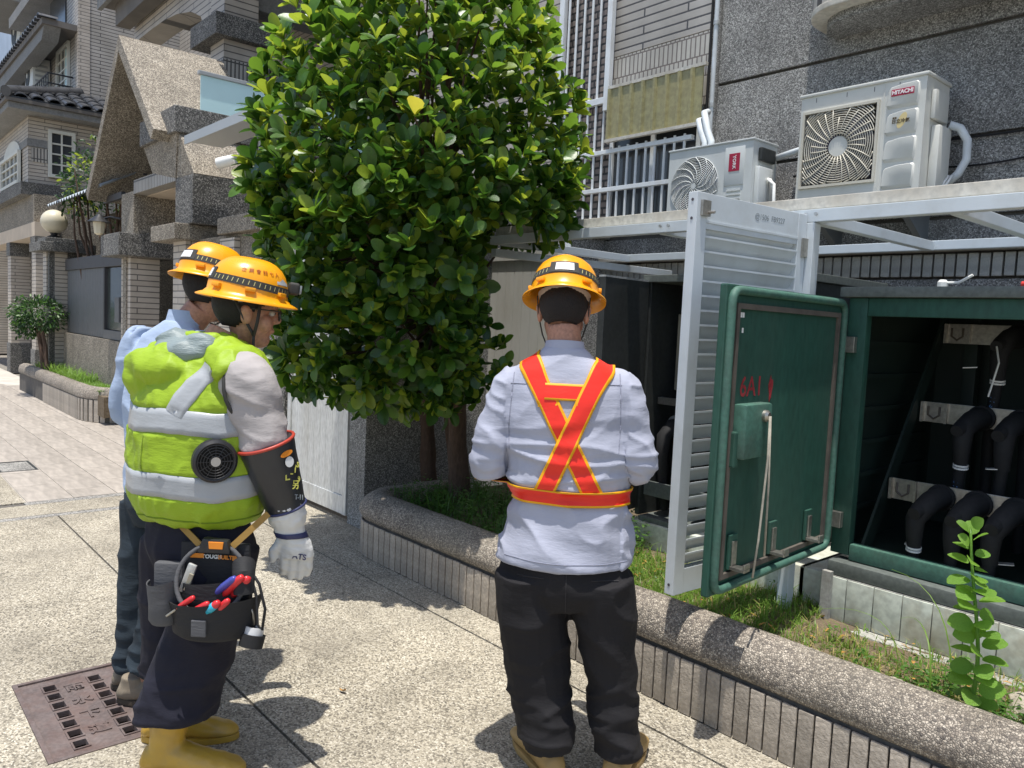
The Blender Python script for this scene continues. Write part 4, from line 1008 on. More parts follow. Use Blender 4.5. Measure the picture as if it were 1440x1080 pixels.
def ribbon(bvh, pts, width, caster, mats, name, parent, off=.004, trim=0, cols=6, thick=.0025):
    """pts: list of (u,v) in the caster's own space; the strip is laid on the surface"""
    rows = []
    for i, p in enumerate(pts):
        a = Vector(pts[max(i-1, 0)]); b = Vector(pts[min(i+1, len(pts)-1)]); d = (b-a).normalized(); nrm = Vector((-d.y, d.x))
        row = []
        for j in range(cols+1):
            q = Vector(p)+nrm*width*(j/cols-.5); o_, dr = caster(q)
            h = bvh.ray_cast(o_, dr)
            if h[0] is None: row.append(None)
            else: row.append((h[0], dr))
        rows.append(row)
    rows = [r for r in rows if all(r)]
    mb = MB(); n = cols+1
    for r in rows: mb.v += [tuple(p-dr*off) for p, dr in r]
    for r in rows: mb.v += [tuple(p-dr*(off-thick-.004)) for p, dr in r]
    N = len(rows)*n
    for i in range(len(rows)-1):
        for j in range(cols):
            a = i*n+j; mb.f.append([a, a+1, a+n+1, a+n]); mb.m.append(1 if trim and (j < trim or j >= cols-trim) else 0)
        for j in (0, cols):
            a = i*n+j; mb.f.append([a, a+n, N+a+n, N+a]); mb.m.append(1 if trim else 0)
    if len(rows) < 2: return None
    return mb.build(name, mats, parent, smooth=True, fixn=True)
def line(a, b_, n=24): return [(a[0]+(b_[0]-a[0])*i/n, a[1]+(b_[1]-a[1])*i/n) for i in range(n+1)]
def back_cast(q): return V(q[0], -1.2, q[1]), V(0, 1, 0)
def ring_cast(cx, cy):
    def f(q): 
        d = V(math.cos(q[0]), math.sin(q[0]), 0); return V(cx, cy, q[1])+d*1.2, -d
    return f
def hand_parts(mb, w, d, pal, spread=1., curl=.5, s=1., thumb=1):
    """five fingers from wrist w along d; pal = palm normal"""
    d = Vector(d).normalized(); pal = Vector(pal); pal = (pal-d*pal.dot(d)).normalized(); sd = d.cross(pal)*thumb; w = Vector(w)
    mb_ = [(w, .028, .020), (w+d*.035*s, .036, .020), (w+d*.085*s, .042, .017)]
    limb(mb, [(*p, a*s, b*s) for p, a, b in mb_], n=12, side=sd)
    for k, (o_, L, r) in enumerate(((-.030, .062, .0085), (-.010, .078, .009), (.011, .083, .0092), (.031, .074, .009))):
        b = w+d*.08*s+sd*o_*s; p1 = b+(d*math.cos(curl*.4)+pal*math.sin(curl*.4)+sd*o_*2*spread*.3)*L*.45*s; p2 = p1+(d*math.cos(curl)+pal*math.sin(curl))*L*.32*s; p3 = p2+(d*math.cos(curl*1.7)+pal*math.sin(curl*1.7))*L*.26*s
        mb.tube([b, p1, p2, p3], [r*s*1.08, r*s, r*s*.92, r*s*.7], 8)
    b = w+d*.025*s+sd*.032*s; p1 = b+(d*.6+sd*.75+pal*.3).normalized()*.035*s; p2 = p1+(d*.85+sd*.25+pal*.35).normalized()*.03*s; p3 = p2+(d*.9+pal*.4).normalized()*.022*s
    mb.tube([b, p1, p2, p3], [.014*s, .012*s, .0105*s, .008*s], 8)
def head_parts(mb, c, rot):
    def b(o, r, **k): ball(mb, Vector(c)+rot @ Vector(o), r, rot=rot, **k)
    b((0, -.008, .03), (.076, .096, .092)); b((0, .02, -.035), (.062, .072, .085)); b((0, .055, -.085), (.036, .034, .030))
    b((0, .098, -.012), (.012, .020, .016)); b((0, .085, .012), (.009, .018, .028)); b((0, .082, .032), (.055, .018, .012)); b((0, .088, -.052), (.024, .012, .010))
    for s in (-1, 1):
        b((s*.077, -.002, -.012), (.011, .020, .032)); b((s*.081, -.008, .004), (.012, .017, .018)); b((s*.045, .06, -.03), (.022, .026, .03))
def make_head_extras(par, c, rot):
    for s in (-1, 1):
        e = MB(); ball(e, Vector(c)+rot @ Vector((s*.031, .079, .008)), (.013, .011, .010), rot=rot, n=12, m=8); e.build('eye', 'hat_liner', par, smooth=True)
        e = MB(); ball(e, Vector(c)+rot @ Vector((s*.031, .089, .008)), (.005, .003, .005), rot=rot, n=10, m=6); e.build('iris', 'hair', par, smooth=True)
    bm = bmesh.new(); bmesh.ops.create_uvsphere(bm, u_segments=40, v_segments=28, radius=1)
    for v in bm.verts: v.co = V(v.co.x*.083, v.co.y*.104-.010, v.co.z*.105+.026)
    kill = []
    for f in bm.faces:
        q = f.calc_center_median()
        low = -.055 if q.y < -.03 else -.05+(q.y+.03)*1.1
        if q.z < low or (q.y > .045 and q.z < .07): kill.append(f)
    bmesh.ops.delete(bm, geom=kill, context='FACES')
    for v in bm.verts:
        t = max(0, -.0-v.co.z)
        k = 1-min(.10, t*1.5); v.co.x *= k; v.co.y = -.01+(v.co.y+.01)*(1-min(.10, t*1.3))
        v.co *= 1+.012*noise.noise(v.co*60)
        v.co = Vector(c)+rot @ v.co
    me = bpy.data.meshes.new('hair'); bm.to_mesh(me); bm.free(); me.materials.append(M['hair']); me.polygons.foreach_set('use_smooth', [True]*len(me.polygons))
    h = obj('hair', me, par); sf = h.modifiers.new('s', 'SOLIDIFY'); sf.thickness = .012; sf.offset = -1
def boot(par, ank, ang, m, top=.30, s=1., name='boot', r=.062, sole='sole', low=False, lean=(0, 0)):
    """ank: ground point below the ankle; ang: toe direction (0 = +y, positive towards +x)"""
    d = V(math.sin(ang), math.cos(ang), 0); sd = V(d.y, -d.x, 0); A = Vector((ank[0], ank[1], 0)); mb = MB()
    def fp(y, x, z): k = max(0, min(1, (z-.08)/.2)); return A+d*y*s+sd*x*s+V(lean[0]*k, lean[1]*k, z*s)
    rows = []
    for (y, w, zt, zb) in ((-.082, .018, .055, .02), (-.07, .034, .085, .014), (-.03, .042, .10, .012), (.03, .042, .105, .012), (.09, .046, .085, .012), (.15, .050, .068, .012), (.195, .044, .055, .014), (.222, .026, .042, .018), (.23, .01, .032, .022)):
        rows.append([fp(y, w*math.cos(2*math.pi*j/14), (zt+zb)/2+(zt-zb)/2*math.sin(2*math.pi*j/14)) for j in range(14)])
    mb.loft(rows)
    if not low:
        limb(mb, [(*fp(-.01, 0, .05), .046, .056), (*fp(-.016, 0, .12), .049, .056), (*fp(-.022, 0, .2), r*.95, r), (*fp(-.03, 0, top), r*1.08, r*1.1)], side=sd)
    else: limb(mb, [(*fp(-.02, 0, .06), .040, .052), (*fp(-.02, 0, .11), .040, .046)], side=sd)
    me = remesh(mb, name, m, .006, 4, lambda p, n: .0025*noise.noise(p*38)); b = obj(name, me, par)
    sl_ = MB(); n = 20; out = []
    for j in range(n):
        t = 2*math.pi*j/n; y = .072+.16*math.cos(t); w = (.050 if y > .08 else .043)*math.sin(t); out.append(fp(y, w, .0))
    sl_.prism(out, (0, 0, .022*s)).build('sole', sole, b, bevel=.003, smooth=40)
    return b
# ------------------------------------------------------------------ hard hat
def hard_hat(label, wm, lamp_front=True, text=None, tilt=0):
    """local frame: +y front, origin at the brim plane centre"""
    h = thing('hard_hat', label, 'helmet', group='yellow hard hats'); h.matrix_world = wm
    RX, RY, HH = .113, .131, .124
    def dome(u, a, k=1.): # u: 0 at the brim, 1 at the top
        z = HH*math.sin(u*math.pi/2)**.92 if u > 0 else 0; c = max(0, math.cos(u*math.pi/2))**.66
        return V(RX*k*c*math.cos(a), RY*k*c*math.sin(a), z*(1 if k == 1 else k))
    n = 48; mb = MB()
    rings = []
    def brim(a, r): # outer brim drop
        c, s = math.cos(a), math.sin(a); ext = .027+.010*max(0, s)**2+.006*max(0, -s); return V((RX+ext*r)*c, (RY+ext*r)*s, -.004-.013*r**1.4-.004*r*abs(c))
    rings.append([brim(2*math.pi*j/n, 1)-V(0, 0, .004) for j in range(n)])
    for r in (1, .66, .3): rings.append([brim(2*math.pi*j/n, r) for j in range(n)])
    for u in (.02, .12, .25, .4, .55, .7, .82, .91, .97, 1): 
        ring_ = []
        for j in range(n):
            a = 2*math.pi*j/n; p = dome(u, a); rdg = .0035*math.exp(-(p.x/.022)**2)*(u > .3); ring_.append(p+V(0, 0, rdg) if u < 1 else V(1e-3*math.cos(a), 1e-3*math.sin(a), HH+.0035))
        rings.append(ring_)
    mb.loft(rings, cap=False)
    inner = [[p-V(0, 0, .003) for p in [brim(2*math.pi*j/n, .98)-V(0, 0, .002) for j in range(n)]], [brim(2*math.pi*j/n, .2)-V(0, 0, .004) for j in range(n)]]
    for u in (.05, .3, .6, .85, .98): inner.append([dome(u, 2*math.pi*j/n, .97) for j in range(n)])
    mb.loft(inner, cap=False, flip=True)
    mb.build('shell', 'hat_yellow', h, smooth=True, fixn=False)
    for a in (R_(50), R_(130), R_(230), R_(310), R_(0), R_(180)):
        p = dome(.06, a, 1.03); MB().obox(p+V(0, 0, .003), V(-math.sin(a), math.cos(a), 0), V(math.cos(a), math.sin(a), 0), V(0, 0, 1), .034, .014, .014).build('clip_boss', 'hat_yellow', h, bevel=.004, smooth=50)
    # suspension band below the brim at the back
    rg = []
    for j in range(25):
        a = R_(180+180*j/24); c, s = math.cos(a), math.sin(a); d_ = .022*abs(s)
        rg.append([V(.088*c, .108*s, -.002), V(.084*c, .104*s, -.022-d_), V(.081*c, .101*s, -.022-d_), V(.085*c, .105*s, -.002)])
    MB().loft(rg).build('suspension_band', 'hat_liner', h, smooth=50)
    # elastic lamp strap with dashes
    def strap_pt(a, u): 
        s = math.sin(a); uu = u+.10*(1-s)/2*1.0; return dome(min(.9, uu), a, 1.012)
    rg = []
    for j in range(65):
        a = 2*math.pi*j/64; rg.append([strap_pt(a, .06), strap_pt(a, .19), strap_pt(a, .19)*.985, strap_pt(a, .06)*.985])
    st_ = MB().loft(rg, cap=False).build('lamp_strap', 'strap_dark', h, smooth=50)
    for j in range(46):
        a = 2*math.pi*(j+.5)/46
        if abs(((a-R_(270)+math.pi) % (2*math.pi))-math.pi) < .42: continue
        da = .035
        q = [strap_pt(a-da*.3, .09)*1.006, strap_pt(a+da*.25, .09)*1.006, strap_pt(a+da*.9, .16)*1.006, strap_pt(a+da*.35, .16)*1.006]
        MB().add(q, [(0, 1, 2, 3)]).build('strap_dash', 'strap_dash', st_, fixn=False)
    # white name tag in a clear holder at the back
    for (nm, a0, a1, u0, u1, m_, k) in (('tag_frame', 244, 296, .07, .29, 'strap_dark', 1.022), ('name_tag', 255, 287, .105, .255, 'plate_white', 1.03)):
        rg = []
        for j in range(9):
            a = R_(a0+(a1-a0)*j/8); rg.append([dome(u0+.1, a, k), dome(u1+.1, a, k), dome(u1+.1, a, k-.012), dome(u0+.1, a, k-.012)])
        MB().loft(rg).build(nm, m_, h, smooth=50)
    for sx in (-1, 1):
        rg = []
        for j in range(7):
            a = R_(90-sx*(18+30*j/6)); rg.append([dome(.24, a, 1.012), dome(.36-.1*abs(j-3)/3, a, 1.012), dome(.3, a, 1.0), dome(.24, a, 1.0)])
        MB().loft(rg).build('reflective_patch', 'tape_silver', h, smooth=50)
    lp = dome(.2, R_(90), 1.0)
    lm = MB().obox(lp+V(0, .018, .006), V(1, 0, 0), V(0, 1, 0), V(0, 0, 1), .055, .036, .042).build('head_lamp', 'strap_dark', h, bevel=.010, bseg=3, smooth=50)
    MB().obox(lp+V(0, .040, .006), V(1, 0, 0), V(0, 1, 0), V(0, 0, 1), .042, .008, .030).build('lens', 'lamp_glass', lm, bevel=.004, smooth=50)
    if text:
        for i, ch in enumerate(text):
            a = R_(-13.5+11.5*i); p = dome(.42, a, 1.006); nrm = (dome(.42, a, 1.05)-dome(.42, a, .98)).normalized(); tg_ = V(-math.sin(a)*RX, math.cos(a)*RY, 0).normalized()
            text_mesh('hat_letter', ch, .017, 'hat_text', h, frame(p, tg_, V(0, 0, 1)+nrm*-.5), ext=.0004)
    return h
def chin_strap(par, c, rot, side=(1, -1)):
    for s in side:
        f = lambda o: Vector(c)+rot @ Vector(o)
        MB().tube([f((s*.083, .035, .03)), f((s*.080, .034, -.03)), f((s*.068, .03, -.075))], .007, 8, flat=.35).build('chin_strap', 'strap_dark', par, smooth=True)
        MB().tube([f((s*.087, -.045, .035)), f((s*.083, -.01, -.02)), f((s*.072, .02, -.06)), f((s*.068, .03, -.075))], .006, 8, flat=.35).build('chin_strap', 'strap_dark', par, smooth=True)
        MB().tube([f((s*.068, .03, -.075)), f((s*.05, .035, -.115)), f((0, .04, -.128))], .006, 8, flat=.4).build('chin_strap', 'strap_dark', par, smooth=True)
def person_frame(O, f):
    f = Vector((f[0], f[1], 0)).normalized(); r = V(f.y, -f.x, 0)
    return Matrix(((r.x, f.x, 0, O[0]), (r.y, f.y, 0, O[1]), (0, 0, 1, 0), (0, 0, 0, 1)))
def rotm(rx=0, ry=0, rz=0): return (Matrix.Rotation(R_(rz), 3, 'Z') @ Matrix.Rotation(R_(ry), 3, 'Y') @ Matrix.Rotation(R_(rx), 3, 'X'))
def hat_on(label, PM, c, rot, text=None, dz=.055, back=-.004):
    m = rot.to_4x4(); m.translation = Vector(c)+rot @ V(0, back, dz); return hard_hat(label, PM @ m, text=text)
# ================================================================== man with the orange harness (seen from behind)
PM = person_frame((-1.80, 1.855), (-.698, .716))
HC, HR = V(-.048, .045, 1.575), rotm(rx=-16, rz=-2)
b = MB(); head_parts(b, HC, HR)
limb(b, [(-.035, -.01, 1.36, .062, .062), (-.038, .0, 1.44, .058, .060), (-.044, .022, 1.52, .055, .058)])
stack(b, [(.70, 0, 0, .12, .08), (.9, 0, 0, .13, .08), (1.2, -.02, 0, .14, .08), (1.36, -.03, 0, .10, .06)])
LA = [(-.212, 0, 1.315), (-.268, -.012, 1.08), (-.15, .25, 1.05)]; RA = [(.158, 0, 1.325), (.218, -.012, 1.10), (.11, .25, 1.07)]
for A, s in ((LA, -1), (RA, 1)):
    limb(b, [(*A[0], .045, .045), (*A[1], .038, .038), (*A[2], .028, .026)])
    hand_parts(b, A[2], (-s*.5, .8, .1), (-s*.6, -.2, -.8), curl=.9, thumb=-s)
for (hp_, kn, an) in (((-.10, 0, .70), (-.06, .02, .40), (-.01, -.03, .06)), ((.115, 0, .70), (.165, .01, .40), (.21, -.02, .06))):
    limb(b, [(*hp_, .06, .06), (*kn, .05, .05), (*an, .035, .035)])
pm = obj('person', remesh(b, 'person', 'skin', .0045, 3), label='man seen from behind in a pale blue shirt with an orange reflective cross harness', cat='person'); pm.matrix_world = PM
make_head_extras(pm, HC, HR)
chin_strap(pm, HC, HR)
def shirt_disp(p, n):
    back = max(0, -n.y)
    w = 0
    if p.z > .97: # blouse above the belt
        k = max(0, min(1, (1.30-p.z)/.2)); w += .014*k*rid(V(p.x*3.2+p.z*3, p.y*3, p.z*17)) + .006*noise.noise(V(p.x*6, p.y*6, p.z*14))
        w += .007*rid(V(p.x*7-p.z*5, p.y*6, p.z*8+3))*(.4+.6*k)
    else:
        w += .014*rid(V(p.x*6+p.z*8, p.y*6, p.z*7+5))+.010*noise.noise(V(p.x*9, p.y*9, p.z*5))
    if abs(p.x+.02) > .2: w += .008*rid(V(p.x*9, p.y*8, p.z*20+p.x*8))
    return w-.006
b = MB()
stack(b, [(.745, -.006, 0, .224, .162), (.78, -.004, -.002, .224, .160), (.86, 0, 0, .212, .148), (.94, 0, 0, .194, .136), (.98, -.002, 0, .182, .126), (1.02, -.004, -.004, .194, .134), (1.09, -.008, -.004, .205, .138), (1.2, -.022, -.004, .212, .132), (1.30, -.028, -.004, .214, .120), (1.36, -.032, -.006, .192, .100), (1.40, -.035, -.008, .145, .082), (1.43, -.036, -.008, .10, .070), (1.46, -.037, -.006, .066, .062)])
for A, s in ((LA, -1), (RA, 1)):
    a, e, w_ = [Vector(q) for q in A]
    limb(b, [(*(a+V(-s*.06, 0, .018)), .056, .06), (*a, .064, .076), (*a.lerp(e, .5), .064, .072), (*e, .058, .064), (*e.lerp(w_, .25), .056, .060), (*e.lerp(w_, .75), .047, .05), (*w_, .042, .042)], side=(1, 0, 0))
sme = remesh(b, 'shirt', 'shirt_blue', .0058, 5, shirt_disp)
sh = obj('shirt', sme, pm); BV = bvh_of(sme)
cloth('seam_blue', (.27, .28, .35), .9)
ribbon(BV, line((-.205, 1.335), (.152, 1.345), 40), .0035, back_cast, ['seam_blue'], 'yoke_seam', sh, off=.0012, cols=1, thick=.001)
for sx, pts in ((-1, [(-.196, 1.37), (-.20, 1.30), (-.205, 1.2), (-.20, 1.12)]), (1, [(.145, 1.38), (.15, 1.31), (.155, 1.21), (.152, 1.13)])):
    pp = [q for a_, b_ in zip(pts, pts[1:]) for q in line(a_, b_, 10)]
    ribbon(BV, pp, .0035, back_cast, ['seam_blue'], 'armhole_seam', sh, off=.0012, cols=1, thick=.001)
ribbon(BV, line((-.2, .775), (.2, .775), 40), .003, back_cast, ['seam_blue'], 'hem_seam', sh, off=.0012, cols=1, thick=.001)
cl = MB(); rg = []
for j in range(29):
    a = R_(-90-165+330*j/28); c, s = math.cos(a), math.sin(a); o_ = V(-.038, .004, 0)
    rg.append([o_+V(.072*c, .068*s-.012, 1.425+.012*s), o_+V(.063*c, .062*s, 1.475-.006*s), o_+V(.059*c, .058*s, 1.475-.006*s), o_+V(.066*c, .062*s-.01, 1.425+.012*s)])
MB().loft(rg).build('collar', 'shirt_blue', sh, smooth=50)
# trousers
def tr_disp(p, n):
    w = .010*rid(V(p.x*5+p.z*6, p.y*5, p.z*5-p.x*3))+.007*noise.noise(V(p.x*11, p.y*9, p.z*7))
    k = max(0, min(1, (.42-p.z)/.15)); w += .014*k*rid(V(p.x*6-p.z*4, p.y*5, p.z*14+2))
    return w-.006
b = MB()
stack(b, [(.60, .0, 0, .17, .125), (.66, .003, 0, .222, .155), (.72, .003, 0, .216, .152), (.80, .003, 0, .195, .137), (.85, .002, 0, .182, .127)])
limb(b, [(-.112, -.004, .70, .118, .142), (-.108, -.004, .60, .122, .135), (-.09, .0, .48, .118, .120), (-.070, .006, .36, .110, .108), (-.048, -.01, .22, .098, .100), (-.026, -.03, .15, .088, .098), (-.022, -.03, .125, .090, .10)])
limb(b, [(.120, -.004, .70, .118, .142), (.135, -.004, .60, .116, .132), (.155, .0, .48, .100, .115), (.172, .006, .36, .086, .100), (.19, -.004, .22, .076, .092), (.205, -.018, .12, .073, .092), (.207, -.02, .10, .075, .093)])
tro = obj('trousers', remesh(b, 'trousers', 'trouser_black', .0075, 4, tr_disp), pm); TBV = bvh_of(tro.data); cloth('seam_black', (.03, .028, .03), .9)
ribbon(TBV, line((.004, .80), (.010, .56), 24), .004, back_cast, ['seam_black'], 'centre_seam', tro, off=.0015, cols=1, thick=.001)
for sx in (-1, 1): ribbon(TBV, line((.01+sx*.075, .72), (.01+sx*.165, .715), 16), .004, back_cast, ['seam_black'], 'pocket_seam', tro, off=.0015, cols=1, thick=.001)
boot(pm, (-.030, -.005), R_(-28), 'boot_tan', top=.17, r=.056, s=1.08, sole='boot_tan')
boot(pm, (.220, .005), R_(22), 'boot_tan', top=.17, r=.052, s=1.08, sole='boot_tan')
# harness
TM = ['tape_orange', 'tape_yellow']
hn = obj('harness', None, pm)
ribbon(BV, line((-.088, 1.30), (.082, .985), 30), .064, back_cast, TM, 'harness_strap', hn, off=.006, trim=1, cols=8)
ribbon(BV, line((.045, 1.30), (-.085, .985), 30), .064, back_cast, TM, 'harness_strap', hn, off=.010, trim=1, cols=8)
ribbon(BV, line((-.092, 1.318), (.045, 1.318), 14), .052, back_cast, TM, 'harness_strap', hn, off=.0085, trim=1, cols=8)
ribbon(BV, [(R_(-90+360*i/72), .98) for i in range(73)], .05, ring_cast(-.002, 0), TM, 'harness_belt', hn, off=.012, trim=1, cols=8)
def sh_cast(q):   # q: (x, arc length over the shoulder)
    f_ = q[1]/.11; d_ = V(0, -math.cos(f_), math.sin(f_)); return V(q[0], -.01, 1.28)+d_*.9, -d_
for x0, x1, of in ((-.080, -.150, .006), (.037, .098, .010)):
    pts = []
    for i in range(29):
        s_ = -.012+.29*i/28; k = min(1, max(0, s_/.14)); pts.append((x0+(x1-x0)*k, s_))
    ribbon(BV, pts, .064, sh_cast, TM, 'harness_strap', hn, off=of, trim=1, cols=8)
hat_on('yellow hard hat on the man with the orange harness', PM, HC, HR)
# ================================================================== man in the green vest
TH = R_(32)
PV = person_frame((-2.60, .925), tuple(_f0*math.cos(TH)+_r0*math.sin(TH))[:2])
HC, HR = V(.055, .13, 1.525), rotm(rx=-7, rz=-36)
b = MB(); head_parts(b, HC, HR)
limb(b, [(0, .0, 1.28, .066, .066), (.005, .03, 1.36, .060, .064), (.02, .08, 1.45, .057, .062)])
stack(b, [(.70, 0, 0, .13, .09), (.9, 0, 0, .15, .1), (1.2, 0, 0, .16, .1), (1.33, 0, 0, .11, .07)])
RA = [(.225, .0, 1.315), (.285, .035, 1.085), (.31, .105, .865)]; LA = [(-.22, .02, 1.32), (-.29, .10, 1.10), (-.20, .30, 1.0)]
for A, s in ((LA, -1), (RA, 1)): limb(b, [(*A[0], .05, .05), (*A[1], .04, .04), (*A[2], .03, .028)])
hand_parts(b, LA[2], (.5, .8, 0), (.6, -.3, -.7), curl=.9, thumb=1)
for (h_, k_, a_) in (((-.10, 0, .74), (-.13, .01, .42), (-.15, .01, .29)), ((.10, 0, .74), (.06, -.05, .42), (.04, -.08, .27))): limb(b, [(*h_, .06, .06), (*k_, .05, .05), (*a_, .035, .035)])
pv_ = obj('person', remesh(b, 'person', 'skin', .0045, 3), label='man in a lime green reflective vest with one white work glove and yellow rubber boots', cat='person'); pv_.matrix_world = PV
make_head_extras(pv_, HC, HR); chin_strap(pv_, HC, HR)
f = lambda o: HC+HR @ Vector(o)
gl = MB().tube([f((.082, -.0, .012)), f((.078, .06, .016)), f((.068, .102, .018))], .0025, 6)
for sx in (-1, 1):
    pts = [f((sx*.034+.026*math.cos(2*math.pi*i/16), .106, .004+.018*math.sin(2*math.pi*i/16))) for i in range(17)]; gl.tube(pts, .0022, 6, cap=False)
gl.tube([f((-.082, -.0, .012)), f((-.078, .06, .016)), f((-.068, .102, .018))], .0025, 6)
gl.build('spectacles', 'strap_dark', pv_, smooth=True)
# grey shirt sleeves
def slv(p, n): return .009*rid(V(p.x*6, p.y*6, p.z*16+p.x*8))+.006*noise.noise(p*16)-.004
b = MB()
stack(b, [(1.0, 0, 0, .2, .14), (1.2, 0, 0, .21, .14), (1.30, 0, 0, .19, .11), (1.36, 0, .01, .1, .08)])
for A, s in ((LA, -1), (RA, 1)):
    a, e, w_ = [Vector(q) for q in A]
    rows = [(*(a+V(-s*.06, 0, .02)), .07, .07), (*a, .084, .092), (*a.lerp(e, .5), .078, .084), (*a.lerp(e, .93), .078, .082)]
    if s < 0: rows += [(*e.lerp(w_, .4), .06, .06), (*w_, .045, .045)]
    limb(b, rows)
obj('shirt', remesh(b, 'shirt', 'shirt_grey', .007, 5, slv), pv_)
# rubber sleeve and leather glove on the right arm
e = Vector((.281, .030, 1.118)); w_ = Vector((.306, .096, .905)); d = (w_-e).normalized()
rs_ = MB()
def arm_ring(p, ra, rb, n=28): 
    x = V(1, 0, 0); x = (x-d*x.dot(d)).normalized(); y = d.cross(x); return [p+x*ra*math.cos(2*math.pi*j/n)+y*rb*math.sin(2*math.pi*j/n) for j in range(n)]
rs_.loft([arm_ring(e.lerp(w_, t), .086-.024*t+.002*math.sin(t*20), .09-.026*t) for t in [i/10 for i in range(11)]])
slo = rs_.build('rubber_sleeve', 'rubber_sleeve', pv_, smooth=50)
MB().tube(arm_ring(e, .086, .09)+[arm_ring(e, .086, .09)[0]], .0055, 8, cap=False).build('cuff_roll', 'cuff_red', slo, smooth=True)
MB().tube(arm_ring(w_, .063, .065)+[arm_ring(w_, .063, .065)[0]], .0045, 8, cap=False).build('cuff_edge', 'cuff_blue', slo, smooth=True)
SB = bvh_of(slo.data)
def sleeve_cast(q): # q: (angle, t)
    x = (V(1, 0, 0)-d*d.x).normalized(); y = d.cross(x); o_ = e.lerp(w_, q[1]); r_ = x*math.cos(q[0])+y*math.sin(q[0]); return o_+r_*.4, -r_
def on_sleeve(a, t, off=.001):
    o_, dr = sleeve_cast((a, t)); h = SB.ray_cast(o_, dr); return h[0]-dr*off, -dr
def sleeve_disc(a, t, su, sv, m, name, n=16, off=.0012):
    p, nr = on_sleeve(a, t, off); u = d.cross(nr).normalized(); MB().prism([p+u*su*math.cos(2*math.pi*j/n)+d*sv*math.sin(2*math.pi*j/n) for j in range(n)], nr*.0012).build(name, m, slo)
# find the angle that faces the camera
lc = PV.inverted() @ CAMP; x_ = (V(1, 0, 0)-d*d.x).normalized(); y_ = d.cross(x_); tc = (lc-e).normalized(); A0 = math.atan2(tc.dot(y_), tc.dot(x_))
p_, n_ = on_sleeve(A0, .5); right_cam = (PV.inverted().to_3x3() @ CR)
sgn = 1 if (on_sleeve(A0+.3, .5)[0]-p_).dot(right_cam) > 0 else -1
sleeve_disc(A0+sgn*.62, .16, .024, .009, 'orange_plastic', 'sticker', off=.0015)
sleeve_disc(A0+sgn*.66, .29, .017, .017, 'plate_white', 'sticker', off=.003)
def sleeve_text(s_, a, t, size, m):
    p, nr = on_sleeve(a, t, .0012); text_mesh('sleeve_mark', s_, size, m, slo, frame(p, right_cam-nr*right_cam.dot(nr), -d), ext=.0005, bold=.0006)
for i, ch in enumerate('L-19'): sleeve_text(ch, A0+sgn*(.42+.24*i), .48-.02*i, .036, 'mark_yellow')
for i, ch in enumerate('另'): sleeve_text(ch, A0+sgn*(.72+.3*i), .66, .030, 'mark_yellow')
sleeve_text('9', A0+sgn*1.02, .62, .030, 'mark_yellow'); sleeve_text('T-11', A0+sgn*.8, .86, .022, 'pencil')
gb = MB(); gw = Vector((.313, .108, .835))
limb(gb, [(*w_.lerp(e, .06), .062, .064), (*w_.lerp(gw, .5), .060, .060), (*gw, .048, .046), (.322, .115, .80, .044, .036), (.324, .125, .765, .054, .034), (.324, .130, .735, .054, .030)], side=(.8, .6, 0))
hd_ = V(-.02, .10, -1).normalized(); pal = V(-.7, .3, 0); sd = V(.75, .6, .1).normalized()
for k, (o_, L) in enumerate(((-.040, .075), (-.014, .095), (.013, .10), (.038, .088))):
    q = V(.324, .131, .74)+sd*o_; c1 = q+hd_*L*.5+pal*.012; c2 = q+hd_*L*.9+pal*.034
    gb.tube([q, c1, c2], [.0165, .0155, .012], 10)
tb = V(.322, .112, .80)-sd*.035; gb.tube([tb, tb-sd*.026+hd_*.035-V(0, .0, 0), tb-sd*.030+hd_*.075+pal*.01], [.018, .016, .012], 10)
gme = remesh(gb, 'work_glove', 'leather_white', .0045, 2, lambda p, n: .004*rid(V(p.x*14, p.y*14, p.z*26))+.002*noise.noise(p*50)-.002)
go = obj('work_glove', gme, pv_); GB = bvh_of(gme)
def glove_ring(z0, wd, m, nm):
    c = V(.32, .108, z0); ring_pts = [(2*math.pi*i/36, z0) for i in range(37)]; return ribbon(GB, ring_pts, wd, ring_cast(c.x, c.y), [m], nm, go, off=.004, cols=3)
glove_ring(.815, .017, 'cuff_blue', 'wrist_strap')
def glove_text(s_, z, off):
    nn = V(lc.x-.32, lc.y-.12, 0).normalized(); o_ = V(.324, .125, z)+right_cam*off+nn*.3; h = GB.ray_cast(o_, -nn)
    if h[0]: text_mesh('glove_mark', s_, .026, 'cuff_blue', go, frame(h[0]+nn*.0025, right_cam+V(0, 0, -.15), V(0, 0, 1)), ext=.0006, bold=.0006)
glove_text('ATS', .745, .012)
# vest
def vest_disp(p, n):
    w = .010*noise.noise(V(p.x*4, p.y*4, p.z*3))+.007*rid(V(p.x*7+p.z*4, p.y*7, p.z*6))+.0028*rid(V(p.x*16-p.z*9, p.y*16, p.z*10))
    k = max(0, (p.z-1.22)/.15); w += .010*min(1, k)*rid(V(p.x*16, p.y*16, p.z*10))
    k = max(0, min(1, (.92-p.z)/.06)); w += .008*k*noise.noise(V(p.x*24, p.y*24, 1))
    for zz in (.98, 1.18):
        t_ = abs(p.z-zz); w += .006*math.exp(-((t_-.06)/.03)**2)*rid(V(p.x*24, p.y*24, p.z*5))
        if t_ < .04: w = w*.35
    return w-.004
b = MB()
stack(b, [(.845, 0, 0, .205, .155), (.865, 0, 0, .230, .178), (.92, 0, -.004, .250, .196), (1.0, 0, -.006, .256, .200), (1.12, 0, -.006, .256, .196), (1.24, 0, -.004, .245, .180), (1.32, 0, -.002, .215, .148), (1.37, 0, .0, .165, .115), (1.41, 0, .012, .105, .09), (1.445, .0, .03, .088, .082)])
